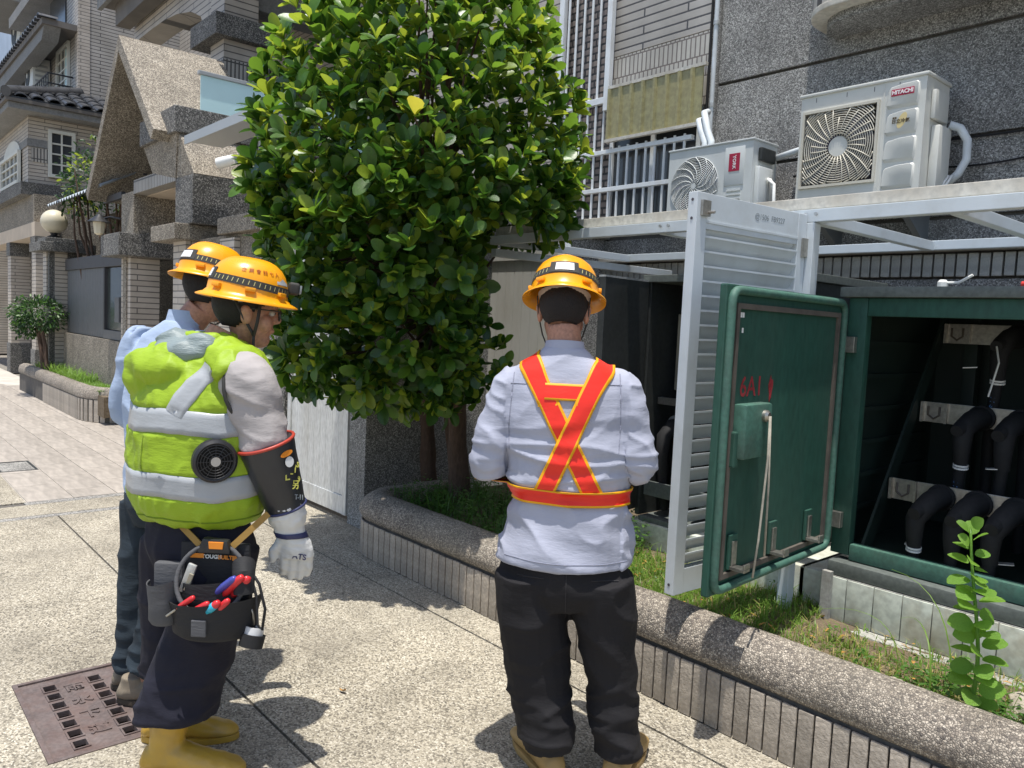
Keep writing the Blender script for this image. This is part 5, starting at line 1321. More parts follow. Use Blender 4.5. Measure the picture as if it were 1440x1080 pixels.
for s in (-1, 1): limb(b, [(s*.10, .01, 1.375, .07, .08), (s*.18, .005, 1.35, .068, .10), (s*.218, .004, 1.325, .05, .105)], side=(0, 0, 1))
ball(b, (-.045, -.125, 1.335), (.14, .07, .06)); ball(b, (-.10, -.12, 1.30), (.09, .07, .07)); ball(b, (.0, -.10, 1.372), (.08, .055, .045))
vme = remesh(b, 'vest', 'vest_green', .0065, 4, vest_disp); vo = obj('vest', vme, pv_); VB = bvh_of(vme)
TS = ['tape_silver']; vc = ring_cast(0, -.005)
def turn(z, wob, n=110): return [(R_(-180+360*i/n), z+wob*math.sin(i*.23)+.006*noise.noise(V(i*.2, z, 0))) for i in range(n+1)]
ribbon(VB, turn(.98, .004), .074, vc, TS, 'reflective_tape', vo, off=.004, cols=4)
ribbon(VB, turn(1.18, .004), .074, vc, TS, 'reflective_tape', vo, off=.004, cols=4)
def vb_cast(q): return V(q[0], -1.2, q[1]), V(0, 1, 0)
for s in (1,): ribbon(VB, [(s*(.105+.065*i/16), 1.205+.15*i/16) for i in range(17)], .058, vb_cast, TS, 'reflective_tape', vo, off=.005, cols=5)
cloth('seam_green', (.16, .24, .015), .8)
ribbon(VB, line((.0, 1.13), (.0, 1.02), 16)+line((.0, 1.02), (.0, .93), 10), .004, vb_cast, ['seam_green'], 'back_seam', vo, off=.0015, cols=1, thick=.001)
ribbon(VB, turn(.872, .002), .005, vc, ['seam_green'], 'hem_seam', vo, off=.0015, cols=1, thick=.001)
# armhole piping
for s in (-1, 1):
    pts = [(s*(.236-.02*math.cos(a)), .005+.100*math.sin(a), 1.285+.108*math.cos(a)) for a in [2*math.pi*i/24 for i in range(25)]]
    MB().tube(pts, .006, 8, cap=False).build('armhole_trim', 'strap_dark', vo, smooth=True)
# hood lining
b = MB(); ball(b, (0, -.075, 1.392), (.115, .07, .045)); ball(b, (-.05, -.055, 1.42), (.075, .055, .04)); ball(b, (.055, -.05, 1.415), (.07, .055, .04))
obj('hood_lining', remesh(b, 'hood_lining', 'hood_grey', .006, 3, lambda p, n: .012*rid(V(p.x*9+p.y*5, p.y*9, p.z*16))+.004*noise.noise(p*24)-.006), vo)
# fan on the right of the back
tl = math.atan2(-.62, .62)
o_, dr = vc((R_(-26), 1.07)); hh = VB.ray_cast(o_, dr); fc = hh[0]-dr*.004; fnm = (-dr+V(0, 0, -.05)).normalized()
fan = obj('cooling_fan', None, vo)
fan_m = MB().lathe(fc+fnm*-.012, [(.0655, 0), (.068, .012), (.066, .026), (.058, .032), (.054, .030), (.054, .012)], 36, ax=fnm).build('fan_housing', 'black_plastic', fan, smooth=40)
fu = fnm.cross(V(0, 0, 1)).normalized(); fv = fnm.cross(fu)
for k in range(5):
    r_ = .018+.0085*k; MB().tube([fc+fnm*.019+fu*r_*math.cos(2*math.pi*i/30)+fv*r_*math.sin(2*math.pi*i/30) for i in range(31)], .0013, 5, cap=False).build('guard_ring', 'black_plastic', fan)
for k in range(12):
    a = 2*math.pi*k/12; q = fu*math.cos(a)+fv*math.sin(a); MB().tube([fc+fnm*.018+q*.014, fc+fnm*.018+q*.055], .0014, 5).build('guard_spoke', 'black_plastic', fan)
MB().cyl(fc+fnm*.014, fc+fnm*.0205, .0145, n=18).build('fan_hub', 'hat_liner', fan)
MB().cyl(fc+fnm*.002, fc+fnm*.010, .054, n=28).build('fan_well', 'hole', fan)
# trousers and boots
b = MB()
stack(b, [(.66, 0, 0, .17, .13), (.74, 0, 0, .205, .155), (.80, 0, 0, .20, .15), (.88, 0, 0, .185, .14)])
limb(b, [(-.10, 0, .76, .11, .14), (-.12, .0, .62, .115, .13), (-.14, .01, .42, .10, .11), (-.16, .01, .30, .092, .10), (-.168, .01, .255, .094, .102)])
limb(b, [(.10, 0, .76, .11, .14), (.088, -.015, .62, .118, .135), (.07, -.04, .45, .112, .125), (.045, -.075, .32, .110, .120), (.028, -.098, .235, .112, .122), (.026, -.10, .215, .108, .118)])
obj('trousers', remesh(b, 'trousers', 'trouser_navy', .0075, 4, tr_disp), pv_)
boot(pv_, (.012, -.112), R_(58), 'boot_yellow', top=.27, r=.066, sole='boot_yellow', s=1.1, lean=(.042, .042))
boot(pv_, (-.172, .01), R_(50), 'boot_yellow', top=.30, r=.062, sole='boot_yellow', s=1.05, lean=(.03, .02))
hat_on('yellow hard hat with a headlamp on the man in the green vest', PV, HC, HR, text='企業會話七人')
# ================================================================== man behind in the pale blue shirt
PB = person_frame((-3.17, 1.0), tuple(_f0*math.cos(TH)+_r0*math.sin(TH))[:2])
HC, HR = V(.13, .09, 1.60), rotm(rx=-10, rz=-4)
b = MB(); head_parts(b, HC, HR)
limb(b, [(0.03, .0, 1.36, .062, .062), (.06, .02, 1.44, .058, .06), (.11, .065, 1.53, .055, .058)])
stack(b, [(.74, 0, 0, .12, .08), (.9, 0, 0, .13, .08), (1.2, 0, 0, .14, .08), (1.36, 0, 0, .10, .06)])
LA = [(-.19, 0, 1.37), (-.262, -.01, 1.10), (-.14, .22, 1.02)]; RA = [(.20, 0, 1.37), (.268, .03, 1.1), (.15, .25, 1.03)]
for A, s in ((LA, -1), (RA, 1)):
    limb(b, [(*A[0], .045, .045), (*A[1], .038, .038), (*A[2], .028, .026)]); hand_parts(b, A[2], (-s*.5, .8, 0), (-s*.6, -.2, -.8), curl=.9, thumb=-s)
for (h_, k_, a_) in (((-.10, 0, .75), (-.10, -.03, .42), (-.10, -.06, .05)), ((.10, 0, .75), (.09, -.04, .42), (.035, -.12, .05))): limb(b, [(*h_, .06, .06), (*k_, .05, .05), (*a_, .036, .036)])
pb = obj('person', remesh(b, 'person', 'skin', .0045, 3), label='man in a pale blue shirt and dark jeans mostly hidden behind the green vest', cat='person'); pb.matrix_world = PB
make_head_extras(pb, HC, HR); chin_strap(pb, HC, HR)
b = MB()
stack(b, [(.80, 0, 0, .20, .135), (.88, 0, 0, .195, .135), (.96, 0, 0, .19, .13), (1.08, 0, -.002, .20, .132), (1.22, 0, -.004, .21, .126), (1.33, 0.01, -.004, .20, .116), (1.39, .02, -.002, .165, .094), (1.44, .035, .004, .115, .078), (1.475, .06, .02, .072, .066)])
for A, s in ((LA, -1), (RA, 1)):
    a, e, w_ = [Vector(q) for q in A]
    limb(b, [(*(a+V(-s*.05, 0, .012)), .062, .062), (*a, .074, .078), (*a.lerp(e, .5), .068, .072), (*e, .060, .066), (*e.lerp(w_, .5), .054, .058), (*w_, .042, .042)])
sb = obj('shirt', remesh(b, 'shirt', 'shirt_pale', .008, 4, lambda p, n: .010*rid(V(p.x*6, p.y*6, p.z*9))+.006*noise.noise(p*12)-.005), pb)
rg = []
for j in range(29):
    a = R_(-90-165+330*j/28); c, s = math.cos(a), math.sin(a); o_ = V(.065, .03, .035)
    rg.append([o_+V(.074*c, .070*s-.012, 1.425+.012*s), o_+V(.064*c, .063*s, 1.48-.006*s), o_+V(.060*c, .059*s, 1.48-.006*s), o_+V(.067*c, .063*s-.01, 1.425+.012*s)])
MB().loft(rg).build('collar', 'shirt_pale', sb, smooth=50)
b = MB()
stack(b, [(.68, 0, 0, .16, .12), (.76, 0, 0, .19, .14), (.84, 0, 0, .18, .13), (.9, 0, 0, .17, .12)])
limb(b, [(-.10, 0, .76, .105, .13), (-.10, -.01, .6, .105, .12), (-.10, -.03, .42, .09, .10), (-.10, -.05, .2, .075, .085), (-.10, -.06, .075, .068, .08)])
limb(b, [(.10, 0, .76, .105, .13), (.10, -.01, .6, .105, .12), (.09, -.04, .42, .09, .10), (.06, -.09, .2, .078, .085), (.035, -.12, .13, .070, .082)])
obj('jeans', remesh(b, 'jeans', 'jeans', .0085, 4, tr_disp), pb)
boot(pb, (-.105, -.065), R_(40), 'shoe_grey', name='shoe', low=True)
boot(pb, (.03, -.13), R_(58), 'shoe_grey', name='shoe', low=True)
hat_on('yellow hard hat on the man standing behind the green vest', PB, HC, HR)
# ------------------------------------------------------------------ left side: porch, fence, houses
mat('cream_plaster', (.55, .46, .36), .8, var=.1, vs_=3)
mat('grey_metal', (.11, .115, .12), .5, var=.1, vs_=3, scale=(2, 2, .3), fine=30)
mat('dark_door', (.05, .05, .055), .5, var=.2)
mat('canopy_grey', (.38, .40, .41), .4, var=.06)
mat('glass_turquoise', (.60, .84, .86), .18, var=.05, vs_=1.2, spec=.5)
mat('roof_black', (.055, .058, .065), .28, var=.2, vs_=6, spec=.7)
mat('window_white', (.66, .66, .60), .5, var=.06)
mat('globe_cream', (.62, .56, .42), .3, var=.06, vs_=6)
mat('eave_brown', (.15, .135, .12), .75, var=.2, vs_=3)
mat('eave_grey', (.22, .22, .215), .8, var=.2, vs_=2, fine=30)
mat('awning_grey', (.30, .34, .38), .5, metal=.2, var=.15, vs_=5)
mat('haze_wall', (.42, .50, .60), .8, var=.1, vs_=1)  # bluish distance haze put into the wall colour
mat('mirror_pane', (.05, .06, .055), .05, var=.3, vs_=2, spec=1)
class T:
    def __init__(s, name, label, cat, loc): s.o = thing(name, label, cat, loc); s.l = Vector(loc)
    def b(s, name, x0, x1, y0, y1, z0, z1, m, bevel=0, par=None):
        l = s.l; return MB().box(x0-l.x, x1-l.x, y0-l.y, y1-l.y, z0-l.z, z1-l.z).build(name, m, par or s.o, bevel=bevel)
    def p(s, name, poly, off, m, par=None, bevel=0):
        return MB().prism([Vector(q)-s.l for q in poly], off).build(name, m, par or s.o, bevel=bevel)
    def t(s, name, path, r, m, n=8, par=None):
        return MB().tube([Vector(q)-s.l for q in path], r, n).build(name, m, par or s.o, smooth=50)
PP, PD = 'porch_pebble', 'porch_pebble_dark'
po = T('entrance_porch', 'pebble-dashed entrance porch with a steep gable roof behind the workers', 'porch', (-9.7, 2.8, 0))
po.b('tile_pillar', -10.72, -10.33, 2.80, 3.14, .34, 2.118, 'cream_tile_wall_small'); po.b('pillar_base', -10.75, -10.30, 2.77, 3.17, 0, .338, PD, .01)
po.b('pillar_inset', -10.60, -10.45, 2.785, 2.82, .34, 2.118, PP)
po.b('pillar_cap', -10.98, -10.16, 2.62, 3.34, 2.12, 2.39, PD, .012)
po.b('upper_pillar', -10.74, -10.22, 2.80, 3.70, 2.392, 2.90, PP, .008)
po.b('tile_pillar', -8.76, -8.38, 2.80, 3.2, .34, 2.218, 'cream_tile_wall_small'); po.b('pillar_base', -8.79, -8.35, 2.77, 3.23, 0, .338, PD, .01)
po.b('pillar_cap', -9.08, -8.30, 2.66, 3.4, 2.22, 2.385, PP, .012)
po.b('upper_pillar', -8.72, -8.20, 2.80, 4.2, 2.387, 2.88, PD, .008)
po.b('lintel', -10.22, -8.73, 2.80, 2.95, 2.86, 3.02, 'vert_tile'); po.b('soffit', -10.22, -8.73, 2.952, 3.7, 2.85, 2.90, 'cream_plaster')
po.b('back_wall', -10.2, -8.75, 3.72, 3.8, 0, 2.84, PD); 
dr = po.b('door', -10.1, -8.9, 3.62, 3.70, .02, 2.1, 'dark_door', .006)
for k in range(18): po.b('louvre', -9.95, -9.4, 3.59, 3.615, .5+.085*k, .545+.085*k, 'grey_metal', 0, dr)
for (xa, za, xb, zb, nm) in ((-10.06, 4.62, -8.74, 3.36, 'roof_slab'), (-10.06, 4.62, -11.55, 2.95, 'roof_slab')):
    d = (Vector((xb, 0, zb))-Vector((xa, 0, za))).normalized(); nr = Vector((d.z, 0, -d.x)); nr = nr if nr.z < 0 else -nr; nr *= .13
    sg = .07 if xb > xa else -.07
    po.p(nm, [(xa, 2.58, za), (xb, 2.58, zb), (xb+nr.x, 2.58, zb+nr.z), (xa, 2.58, za-.19)], (0, 1.2, 0), PP, bevel=.006)
po.p('gable_wall', [(-11.3, 3.3, 3.02), (-8.9, 3.3, 3.02), (-8.95, 3.3, 3.35), (-10.06, 3.3, 4.4), (-11.2, 3.3, 3.2)], (0, .1, 0), PP)
po.b('flat_roof', -9.72, -8.52, 2.72, 4.4, 3.33, 3.60, PD, .01)
po.p('cove', [(-8.56, 2.76, 3.328), (-8.72, 2.80, 2.885), (-9.5, 2.80, 2.885+.14), (-9.7, 2.76, 3.328)], (0, 1.3, 0), PP)
po.p('cove', [(-8.56, 2.78, 3.327), (-8.20, 2.81, 2.885), (-8.72, 2.81, 2.885)], (0, 1.5, 0), PP)
po.b('wall', -8.34, -6.45, 2.92, 3.12, 0, 2.24, PP); po.b('wall_cap', -7.63, -6.4, 2.84, 3.2, 2.242, 2.40, PP, .01)
po.b('tile_pillar', -7.6, -7.25, 2.86, 2.918, 0, 2.2, 'cream_tile_wall_small')
po.b('canopy', -8.15, -6.5, 2.72, 3.08, 3.17, 3.215, 'canopy_grey', .006); po.b('canopy_edge', -8.16, -6.5, 2.70, 2.718, 3.14, 3.225, 'canopy_grey')
# wall lantern
ln = T('wall_lantern', 'dark wall lantern on the pebble porch pillar', 'lamp', (-10.85, 2.62, 2.45))
ln.t('arm', [(-10.75, 2.80, 2.60), (-10.85, 2.70, 2.62), (-10.95, 2.60, 2.58)], .014, 'black_plastic')
MB().lathe((-.1, -.02, 0), [(.14, .10), (.10, .13), (.05, .17), (.015, .2)], 12).build('hood', 'black_plastic', ln.o, smooth=40)
MB().lathe((-.1, -.02, 0), [(.075, .1), (.06, -.04), (.03, -.06)], 8).build('lantern_glass', 'globe_cream', ln.o)
# fence with window
fe = T('garden_fence', 'grey sheet metal fence with a framed opening on a pebble base', 'fence', (-12.3, 2.95, 0))
fe.b('base_wall', -14.4, -10.73, 2.90, 3.08, 0, 1.04, PP)
x = -14.38
while x < -12.12:
    fe.b('board', x, x+.142, 2.95, 2.985, 1.05, 2.04, 'grey_metal', .003); x += .145
fe.b('top_rail', -14.4, -10.73, 2.92, 3.02, 2.042, 2.22, 'dark_door', .004); fe.b('bottom_rail', -12.12, -10.73, 2.93, 3.0, 1.05, 1.17, 'grey_metal')
fe.b('opening_pane', -12.05, -10.75, 2.97, 2.98, 1.18, 2.03, 'mirror_pane'); fe.b('opening_frame', -12.12, -12.06, 2.93, 3.0, 1.172, 2.04, 'dark_door')
fe.b('mail_box', -10.95, -10.76, 2.78, 2.92, 1.30, 1.62, 'grey_metal', .006)
# pillar with globe lamp
lp_ = T('lamp_pillar', 'tiled pillar carrying a round cream globe lamp', 'pillar', (-14.75, 2.95, 0))
lp_.b('shaft', -15.02, -14.55, 2.72, 3.2, 0, 2.33, PD, .006); lp_.b('tile_face', -14.92, -14.66, 2.70, 2.718, .1, 2.33, 'cream_tile_wall_small'); lp_.b('tile_face', -14.548, -14.53, 2.80, 2.98, .1, 2.33, 'cream_tile_wall_small')
lp_.b('cap', -15.25, -14.35, 2.56, 3.36, 2.332, 2.48, PD, .01); lp_.b('cap', -15.12, -14.5, 2.66, 3.24, 2.482, 2.56, PD, .01)
gb_ = T('globe_lamp', 'round cream globe lamp on top of the tiled pillar', 'lamp', (-14.85, 2.85, 2.562))
MB().lathe((0, 0, 0), [(.1, 0), (.11, .03), (.05, .06), (.07, .11)], 16).build('base', 'black_plastic', gb_.o, smooth=40)
q = MB(); ball(q, (0, 0, .28), (.20, .20, .195), 28, 18); q.build('globe', 'globe_cream', gb_.o, smooth=True)
# clipped bush and bare shrub
def leaf_cloud(mb, c, r, n, L, gap=0):
    for _ in range(n):
        d = rnd_dir(); k = random.uniform(.55, 1)*(1+.2*noise.noise(d*3)); p = Vector((c[0]+d.x*r[0]*k, c[1]+d.y*r[1]*k, c[2]+d.z*r[2]*k))
        dd = (d+rnd_dir()*.8).normalized(); nn = Vector((0, 0, 1))+rnd_dir()*.7; x = dd.cross(nn).normalized(); z = x.cross(dd)
        vs_, fs_ = leaf_geo(L*random.uniform(.6, 1.2), L*.5, .2, .2, LEAF_T[::2]); m = Matrix(((x.x, dd.x, z.x, p.x), (x.y, dd.y, z.y, p.y), (x.z, dd.z, z.z, p.z), (0, 0, 0, 1)))
        mb.cur = 0 if random.random() < .8 else 1; mb.add([m @ Vector(v) for v in vs_], fs_)
tb = T('topiary_bush', 'small dark bush clipped to a flat ball in front of the lamp pillar', 'bush', (-14.35, 2.62, .2))
tb.t('trunk', [(-14.3, 2.62, .2), (-14.45, 2.6, .7), (-14.55, 2.55, 1.2)], [.05, .04, .03], 'bark'); tb.t('trunk', [(-14.2, 2.64, .2), (-14.3, 2.62, .8), (-14.45, 2.58, 1.2)], [.035, .03, .02], 'bark')
mb = MB(); leaf_cloud(mb, (-.2, -.05, 1.12), (.50, .42, .27), 1500, .07); leaf_cloud(mb, (-.38, -.12, .92), (.26, .3, .2), 400, .07); mb.build('crown', ['bush_dark', 'weed_green'], tb.o, fixn=False, smooth=True)
sh_ = T('bare_shrub', 'bare branched shrub with a few leaves above the grey fence', 'shrub', (-13.2, 3.35, 0))
mb = MB()
for k in range(16):
    a = random.uniform(0, 6.28); e_ = V(-13.6+1.1*math.cos(a)*random.uniform(.3, 1), 3.3+.4*math.sin(a), random.uniform(2.9, 3.9)); s_ = V(-13.2+random.uniform(-.3, .3), 3.35, .2)
    sh_.t('branch', [s_, s_.lerp(e_, .5)+rnd_dir()*.15, e_.lerp(s_, .2)+rnd_dir()*.12, e_], [.035, .025, .016, .008], 'bark', 6); leaf_cloud(mb, e_-V(-13.2, 3.35, 0), (.25, .25, .22), 45, .09)
leaf_cloud(mb, (-1.1, -.1, 3.5), (.6, .4, .5), 320, .10); mb.build('crown', ['bush_dark', 'leaf_young'], sh_.o, fixn=False, smooth=True)
# corrugated awning
aw = T('corrugated_awning', 'small corrugated metal awning above the grey fence', 'awning', (-13, 2.9, 2.95))
rg = []
for i in range(121):
    x = -14.4+3.3*i/120; z = .022*math.sin(i*2*math.pi/6); dr_ = .0
    rg.append([V(x, 2.66, 3.04+z)-aw.l, V(x, 3.25, 3.36+z)-aw.l, V(x, 3.25, 3.355+z)-aw.l, V(x, 2.66, 3.035+z)-aw.l])
MB().loft(rg).build('sheet', 'awning_grey', aw.o); aw.b('support', -11.6, -10.75, 2.8, 2.85, 2.86, 2.94, 'dark_door'); aw.b('support', -14.3, -11.1, 3.16, 3.2, 3.24, 3.28, 'dark_door')
# left planter
lpn = T('planter', 'far low planter with rounded coping in front of the grey fence', 'planter', (-13, 2.5, 0))
pth = [(-15.6, 2.47), (-13, 2.47), (-11.45, 2.47)]+[(-11.45+.62*math.sin(R_(a)), 2.47+.42*(1-math.cos(R_(a)))) for a in (20, 40, 60, 80, 90)]+[(-10.78, 2.90)]
def sweep2(path, prof):
    out = []
    for i, p in enumerate(path):
        a = Vector(path[max(i-1, 0)]); b_ = Vector(path[min(i+1, len(path)-1)]); d = (b_-a).normalized(); nr = Vector((d.y, -d.x)); out.append([V(p[0]+nr.x*o, p[1]+nr.y*o, z)-lpn.l for o, z in prof])
    return out
MB().loft(sweep2(pth, [(0, -.02), (0, .30), (-.18, .30), (-.18, -.02)])).build('core', 'joint_dark', lpn.o)
MB().loft(sweep2(pth, [(.014+0, .302), (.02, .34), (.0, .42), (-.06, .455), (-.13, .45), (-.18, .41), (-.19, .302)])).build('coping', 'coping_pebble', lpn.o, smooth=60)
ltm = MB().box(-.034, .034, -.012, 0, .005, .29).mesh('facing_tile', 'strip_tile', bevel=.003)
for a, b_ in zip(pth, pth[1:]):
    a, b_ = Vector(a), Vector(b_); d = (b_-a).normalized(); n = int((b_-a).length/.078)
    for k in range(n):
        p = a+d*((k+.5)*(b_-a).length/n)
        if p.x > -13.6: obj('facing_tile', ltm, lpn.o, loc=(p.x-lpn.l.x, p.y-lpn.l.y, 0), rz=math.atan2(d.y, d.x))
MB().box(-2.6, 2.3, 0.1, .45, .1, .36).build('soil', 'soil', lpn.o)
mb = MB()
for _ in range(2600):
    x = random.uniform(-12.2, -10.95); blade(mb, x, random.uniform(2.62, 2.9), random.uniform(.05, .13), .012, random.uniform(.2, 1), random.uniform(0, 6.28), .35)
for _ in range(700): blade(mb, random.uniform(-15, -12), random.uniform(2.6, 2.9), random.uniform(.08, .3), .016, random.uniform(.2, 1), random.uniform(0, 6.28), .35)
mb.build('grass', 'grass_green', fixn=False, label='bright grass and weeds in the far planter', cat='grass', kind='stuff')
# ------------------------------------------------------------------ middle house above the porch
m2 = T('tiled_house', 'cream tiled house with a square balcony column behind the gable porch', 'building', (-12, 6, 0))
m2.b('wall', -19, -9.45, 6.0, 6.4, -.03, 11, 'cream_tile_wall'); m2.b('doorway', -14.9, -13.66, 5.97, 5.998, 4.4, 6.12, 'dark_door')
m2.b('floor_slab', -17, -8.8, 4.0, 5.998, 3.2, 3.45, PD)
co = m2.b('column', -11.08, -10.60, 4.0, 4.46, 3.45, 9, 'cream_tile_wall'); m2.b('column_band', -11.09, -10.59, 3.99, 4.47, 4.55, 4.83, 'vert_tile', 0, co)
m2.b('column_cap', -11.42, -10.46, 3.84, 4.60, 5.08, 5.36, PD, .012)
ar = [(-11.08, 4.02, 6.9), (-11.08, 4.02, 5.38)]+[(-11.4-2.3*(1-math.cos(R_(a))), 4.02, 5.42+.55*math.sin(R_(a))) for a in (0, 20, 40, 60, 75, 90)]+[(-14.7, 4.02, 5.97), (-14.7, 4.02, 6.9)]
m2.p('arched_beam', ar[::-1], (0, .36, 0), 'cream_tile_wall')
m2.b('side_beam', -11.0, -10.68, 4.46, 5.998, 5.6, 6.9, 'eave_grey', .01)
m2.b('eave', -15.1, -8.4, 3.62, 6, 6.55, 6.72, 'eave_brown'); m2.b('eave_fascia', -15.15, -8.4, 3.55, 3.618, 6.5, 6.78, 'eave_grey')
m2.b('eave_beam', -14.8, -8.6, 3.75, 3.98, 6.2, 6.548, 'eave_brown')
rt = MB(); 
for sgn_ in (0,):
    rt.loft([[V(0, y, 0)+V(.115*math.cos(a), 0, .07*math.sin(a)) for a in [math.pi*i/8 for i in range(9)]]+[V(.1*math.cos(a), y, .055*math.sin(a)) for a in [math.pi*(8-i)/8 for i in range(9)]] for y in (0, .34)])
rtm = rt.mesh('roof_tile', 'roof_black', smooth=40)
for k in range(25): obj('roof_tile', rtm, m2.o, loc=(-15.1+.27*k-m2.l.x, 3.40-m2.l.y, 6.78))
rl = m2.b('glass_railing', -9.02, -9.0, 3.15, 3.98, 3.5, 4.09, 'glass_turquoise'); m2.b('pane', -9.02, -9.0, 4.0, 5.9, 3.5, 4.09, 'glass_turquoise', 0, rl)
m2.b('handrail', -9.04, -8.98, 3.12, 5.95, 4.092, 4.135, 'canopy_grey', .006)
m2.b('gutter', -9.9, -9.46, 5.80, 5.99, 6.3, 6.5, 'canopy_grey', .03); m2.t('downpipe', [(-9.5, 5.9, 6.3), (-9.48, 5.93, 3.5)], .045, 'canopy_grey', 10)
# ------------------------------------------------------------------ corner house on the left
h3 = T('corner_house', 'cream tiled house with black roof tiles and white grid windows at the far left', 'building', (-19, 4, 0))
h3.b('wall', -24, -17.35, 2.9, 9, 3.74, 4.98, 'cream_tile_wall_small'); h3.b('band', -24.02, -17.33, 2.88, 9, 4.42, 4.56, 'eave_grey')
h3.b('tile_band', -17.348, -17.335, 2.95, 3.22, 4.14, 4.4, 'vert_tile')
h3.b('bay_floor', -24.1, -17.22, 2.76, 9, 3.50, 3.738, PD, .012); h3.b('pebble_beam', -24, -16.9, 2.92, 3.3, 2.98, 3.498, PP)
h3.b('cream_beam', -24, -16.75, 2.90, 3.28, 2.72, 2.978, 'cream_plaster'); h3.b('side_wall', -17.3, -17.0, 3.3, 9, 0, 3.498, PP)
h3.b('carport_back', -26, -17.3, 6.2, 6.4, 0, 3.4, PD)
for x in (-19.75, -17.15): 
    h3.b('tile_pillar', x, x+.38, 2.92, 3.28, .62, 2.44, 'cream_tile_wall_small'); h3.b('pillar_base', x-.02, x+.40, 2.9, 3.3, 0, .618, PD); h3.b('pillar_top', x-.02, x+.40, 2.9, 3.3, 2.442, 2.718, PD)
def grid_win(T_, axis, c0, c1, z0, z1, at, nx, nz, arch=False):
    w = .06
    def bx(nm, a0, a1, za, zb, d0, d1, m, par=None):
        return T_.b(nm, *((at+d0, at+d1, a0, a1) if axis == 'y' else (a0, a1, at-d1, at-d0)), za, zb, m, 0, par)
    wn_ = bx('window', c0, c1, z0, z1, .004, .012, 'pane_dark')
    bx('frame', c0-w, c0, z0-w, z1+w, .004, .06, 'window_white', wn_); bx('frame', c1, c1+w, z0-w, z1+w, .004, .06, 'window_white', wn_); bx('frame', c0, c1, z1, z1+w, .004, .06, 'window_white', wn_); bx('frame', c0, c1, z0-w, z0, .004, .07, 'window_white', wn_)
    for i in range(1, nx): x = c0+(c1-c0)*i/nx; bx('glazing_bar', x-.014, x+.014, z0, z1, .013, .04, 'window_white', wn_)
    for i in range(1, nz): z = z0+(z1-z0)*i/nz; bx('glazing_bar', c0, c1, z-.014, z+.014, .0135, .0395, 'window_white', wn_)
grid_win(h3, 'y', 3.28, 3.62, 3.95, 4.72, -17.335, 2, 4)
grid_win(h3, 'x', -19.9, -18.0, 3.85, 4.36, 2.88, 4, 3)
h3.p('window_arch', [(-18.95+.95*math.cos(a), 2.87, 4.36+.34*math.sin(a)) for a in [math.pi*i/12 for i in range(13)]], (0, .04, 0), 'window_white')
h3.b('eave', -24.5, -16.95, 2.52, 9, 4.985, 5.10, 'eave_grey', .01); h3.b('eave_fascia', -24.55, -16.90, 2.47, 9, 5.102, 5.16, 'eave_brown')
h3.p('roof', [(-16.92, 2.5, 5.162), (-24.4, 2.5, 5.162), (-24.4, 4.0, 5.75), (-18.45, 4.0, 5.75)], (0, 0, .03), 'roof_black')
h3.p('roof', [(-16.92, 2.51, 5.164), (-18.44, 4.0, 5.752), (-18.44, 9, 5.752), (-16.92, 9, 5.164)], (0, 0, .03), 'roof_black')
rtl = MB().loft([[V(x, .11*math.cos(a), z_+.065*math.sin(a)) for a in [math.pi*i/7 for i in range(8)]]+[V(x, .09*math.cos(a), z_+.045*math.sin(a)) for a in [math.pi*(7-i)/7 for i in range(8)]] for x, z_ in ((0, 0), (-.40, .13))]).mesh('roof_tile', 'roof_black', smooth=40)
for r in range(4):
    for k in range(13):
        y = 2.72+.27*k+.0
        if y-2.5 > r*.36-.1 or True:
            if (y-2.5) < r*.36: continue
            obj('roof_tile', rtl, h3.o, loc=(-16.88-.36*r-h3.l.x, y-h3.l.y, 5.20+.14*r))
for k in range(26): obj('roof_tile', rtm, h3.o, loc=(-17.1-.27*k-h3.l.x, 2.44-h3.l.y, 5.17))
h3.t('ridge', [(-16.9, 2.48, 5.25), (-18.45, 4.0, 5.84)], .10, 'roof_black', 10)
h3.b('tower', -21.2, -18.5, 4.0, 9, 5.3, 14, 'grey_tile_wall'); h3.b('tower_corner', -18.75, -18.48, 3.98, 4.2, 5.4, 14, 'cream_tile_wall_small')
h3.b('recess_wall', -26, -21.2, 4.4, 9, 5.3, 14, 'haze_wall')
grid_win(h3, 'x', -20.3, -19.3, 6.1, 7.0, 3.998, 3, 4)
h3.b('curtain', -19.6, -19.32, 3.97, 3.98, 6.15, 6.95, 'glass_turquoise')
h3.b('balcony_slab', -20.6, -18.9, 3.5, 3.998, 5.80, 5.88, 'cream_plaster')
for z in (6.02, 6.22): h3.t('balcony_rail', [(-20.6, 3.98, z), (-20.6, 3.52, z), (-18.9, 3.52, z), (-18.9, 3.98, z)], .018, 'black_plastic', 6)
for k in range(9): h3.t('baluster', [(-20.6+.21*k, 3.52, 5.88), (-20.6+.21*k, 3.52, 6.22)], .012, 'black_plastic', 5)
h3.b('upper_eave', -30, -18.55, 3.35, 5, 7.08, 7.2, 'eave_brown')
h3.p('upper_gable', [(-18.6, 3.4, 7.1), (-26, 3.4, 7.1), (-26, 3.4, 6.75), (-18.9, 3.4, 6.85)], (0, .3, 0), 'eave_grey')
for k in range(26): obj('roof_tile', rtm, h3.o, loc=(-18.6-.27*k-h3.l.x, 3.28-h3.l.y, 7.2))
h3.b('upper_wall', -30, -21.5, 4.9, 9, 7.2, 14, 'grey_tile_wall'); h3.b('upper_slab', -24, -19, 3.6, 4.8, 8.35, 8.6, 'eave_grey')
h3.b('pane', -21.1, -19.6, 3.97, 3.998, 7.5, 8.3, 'pane_dark')
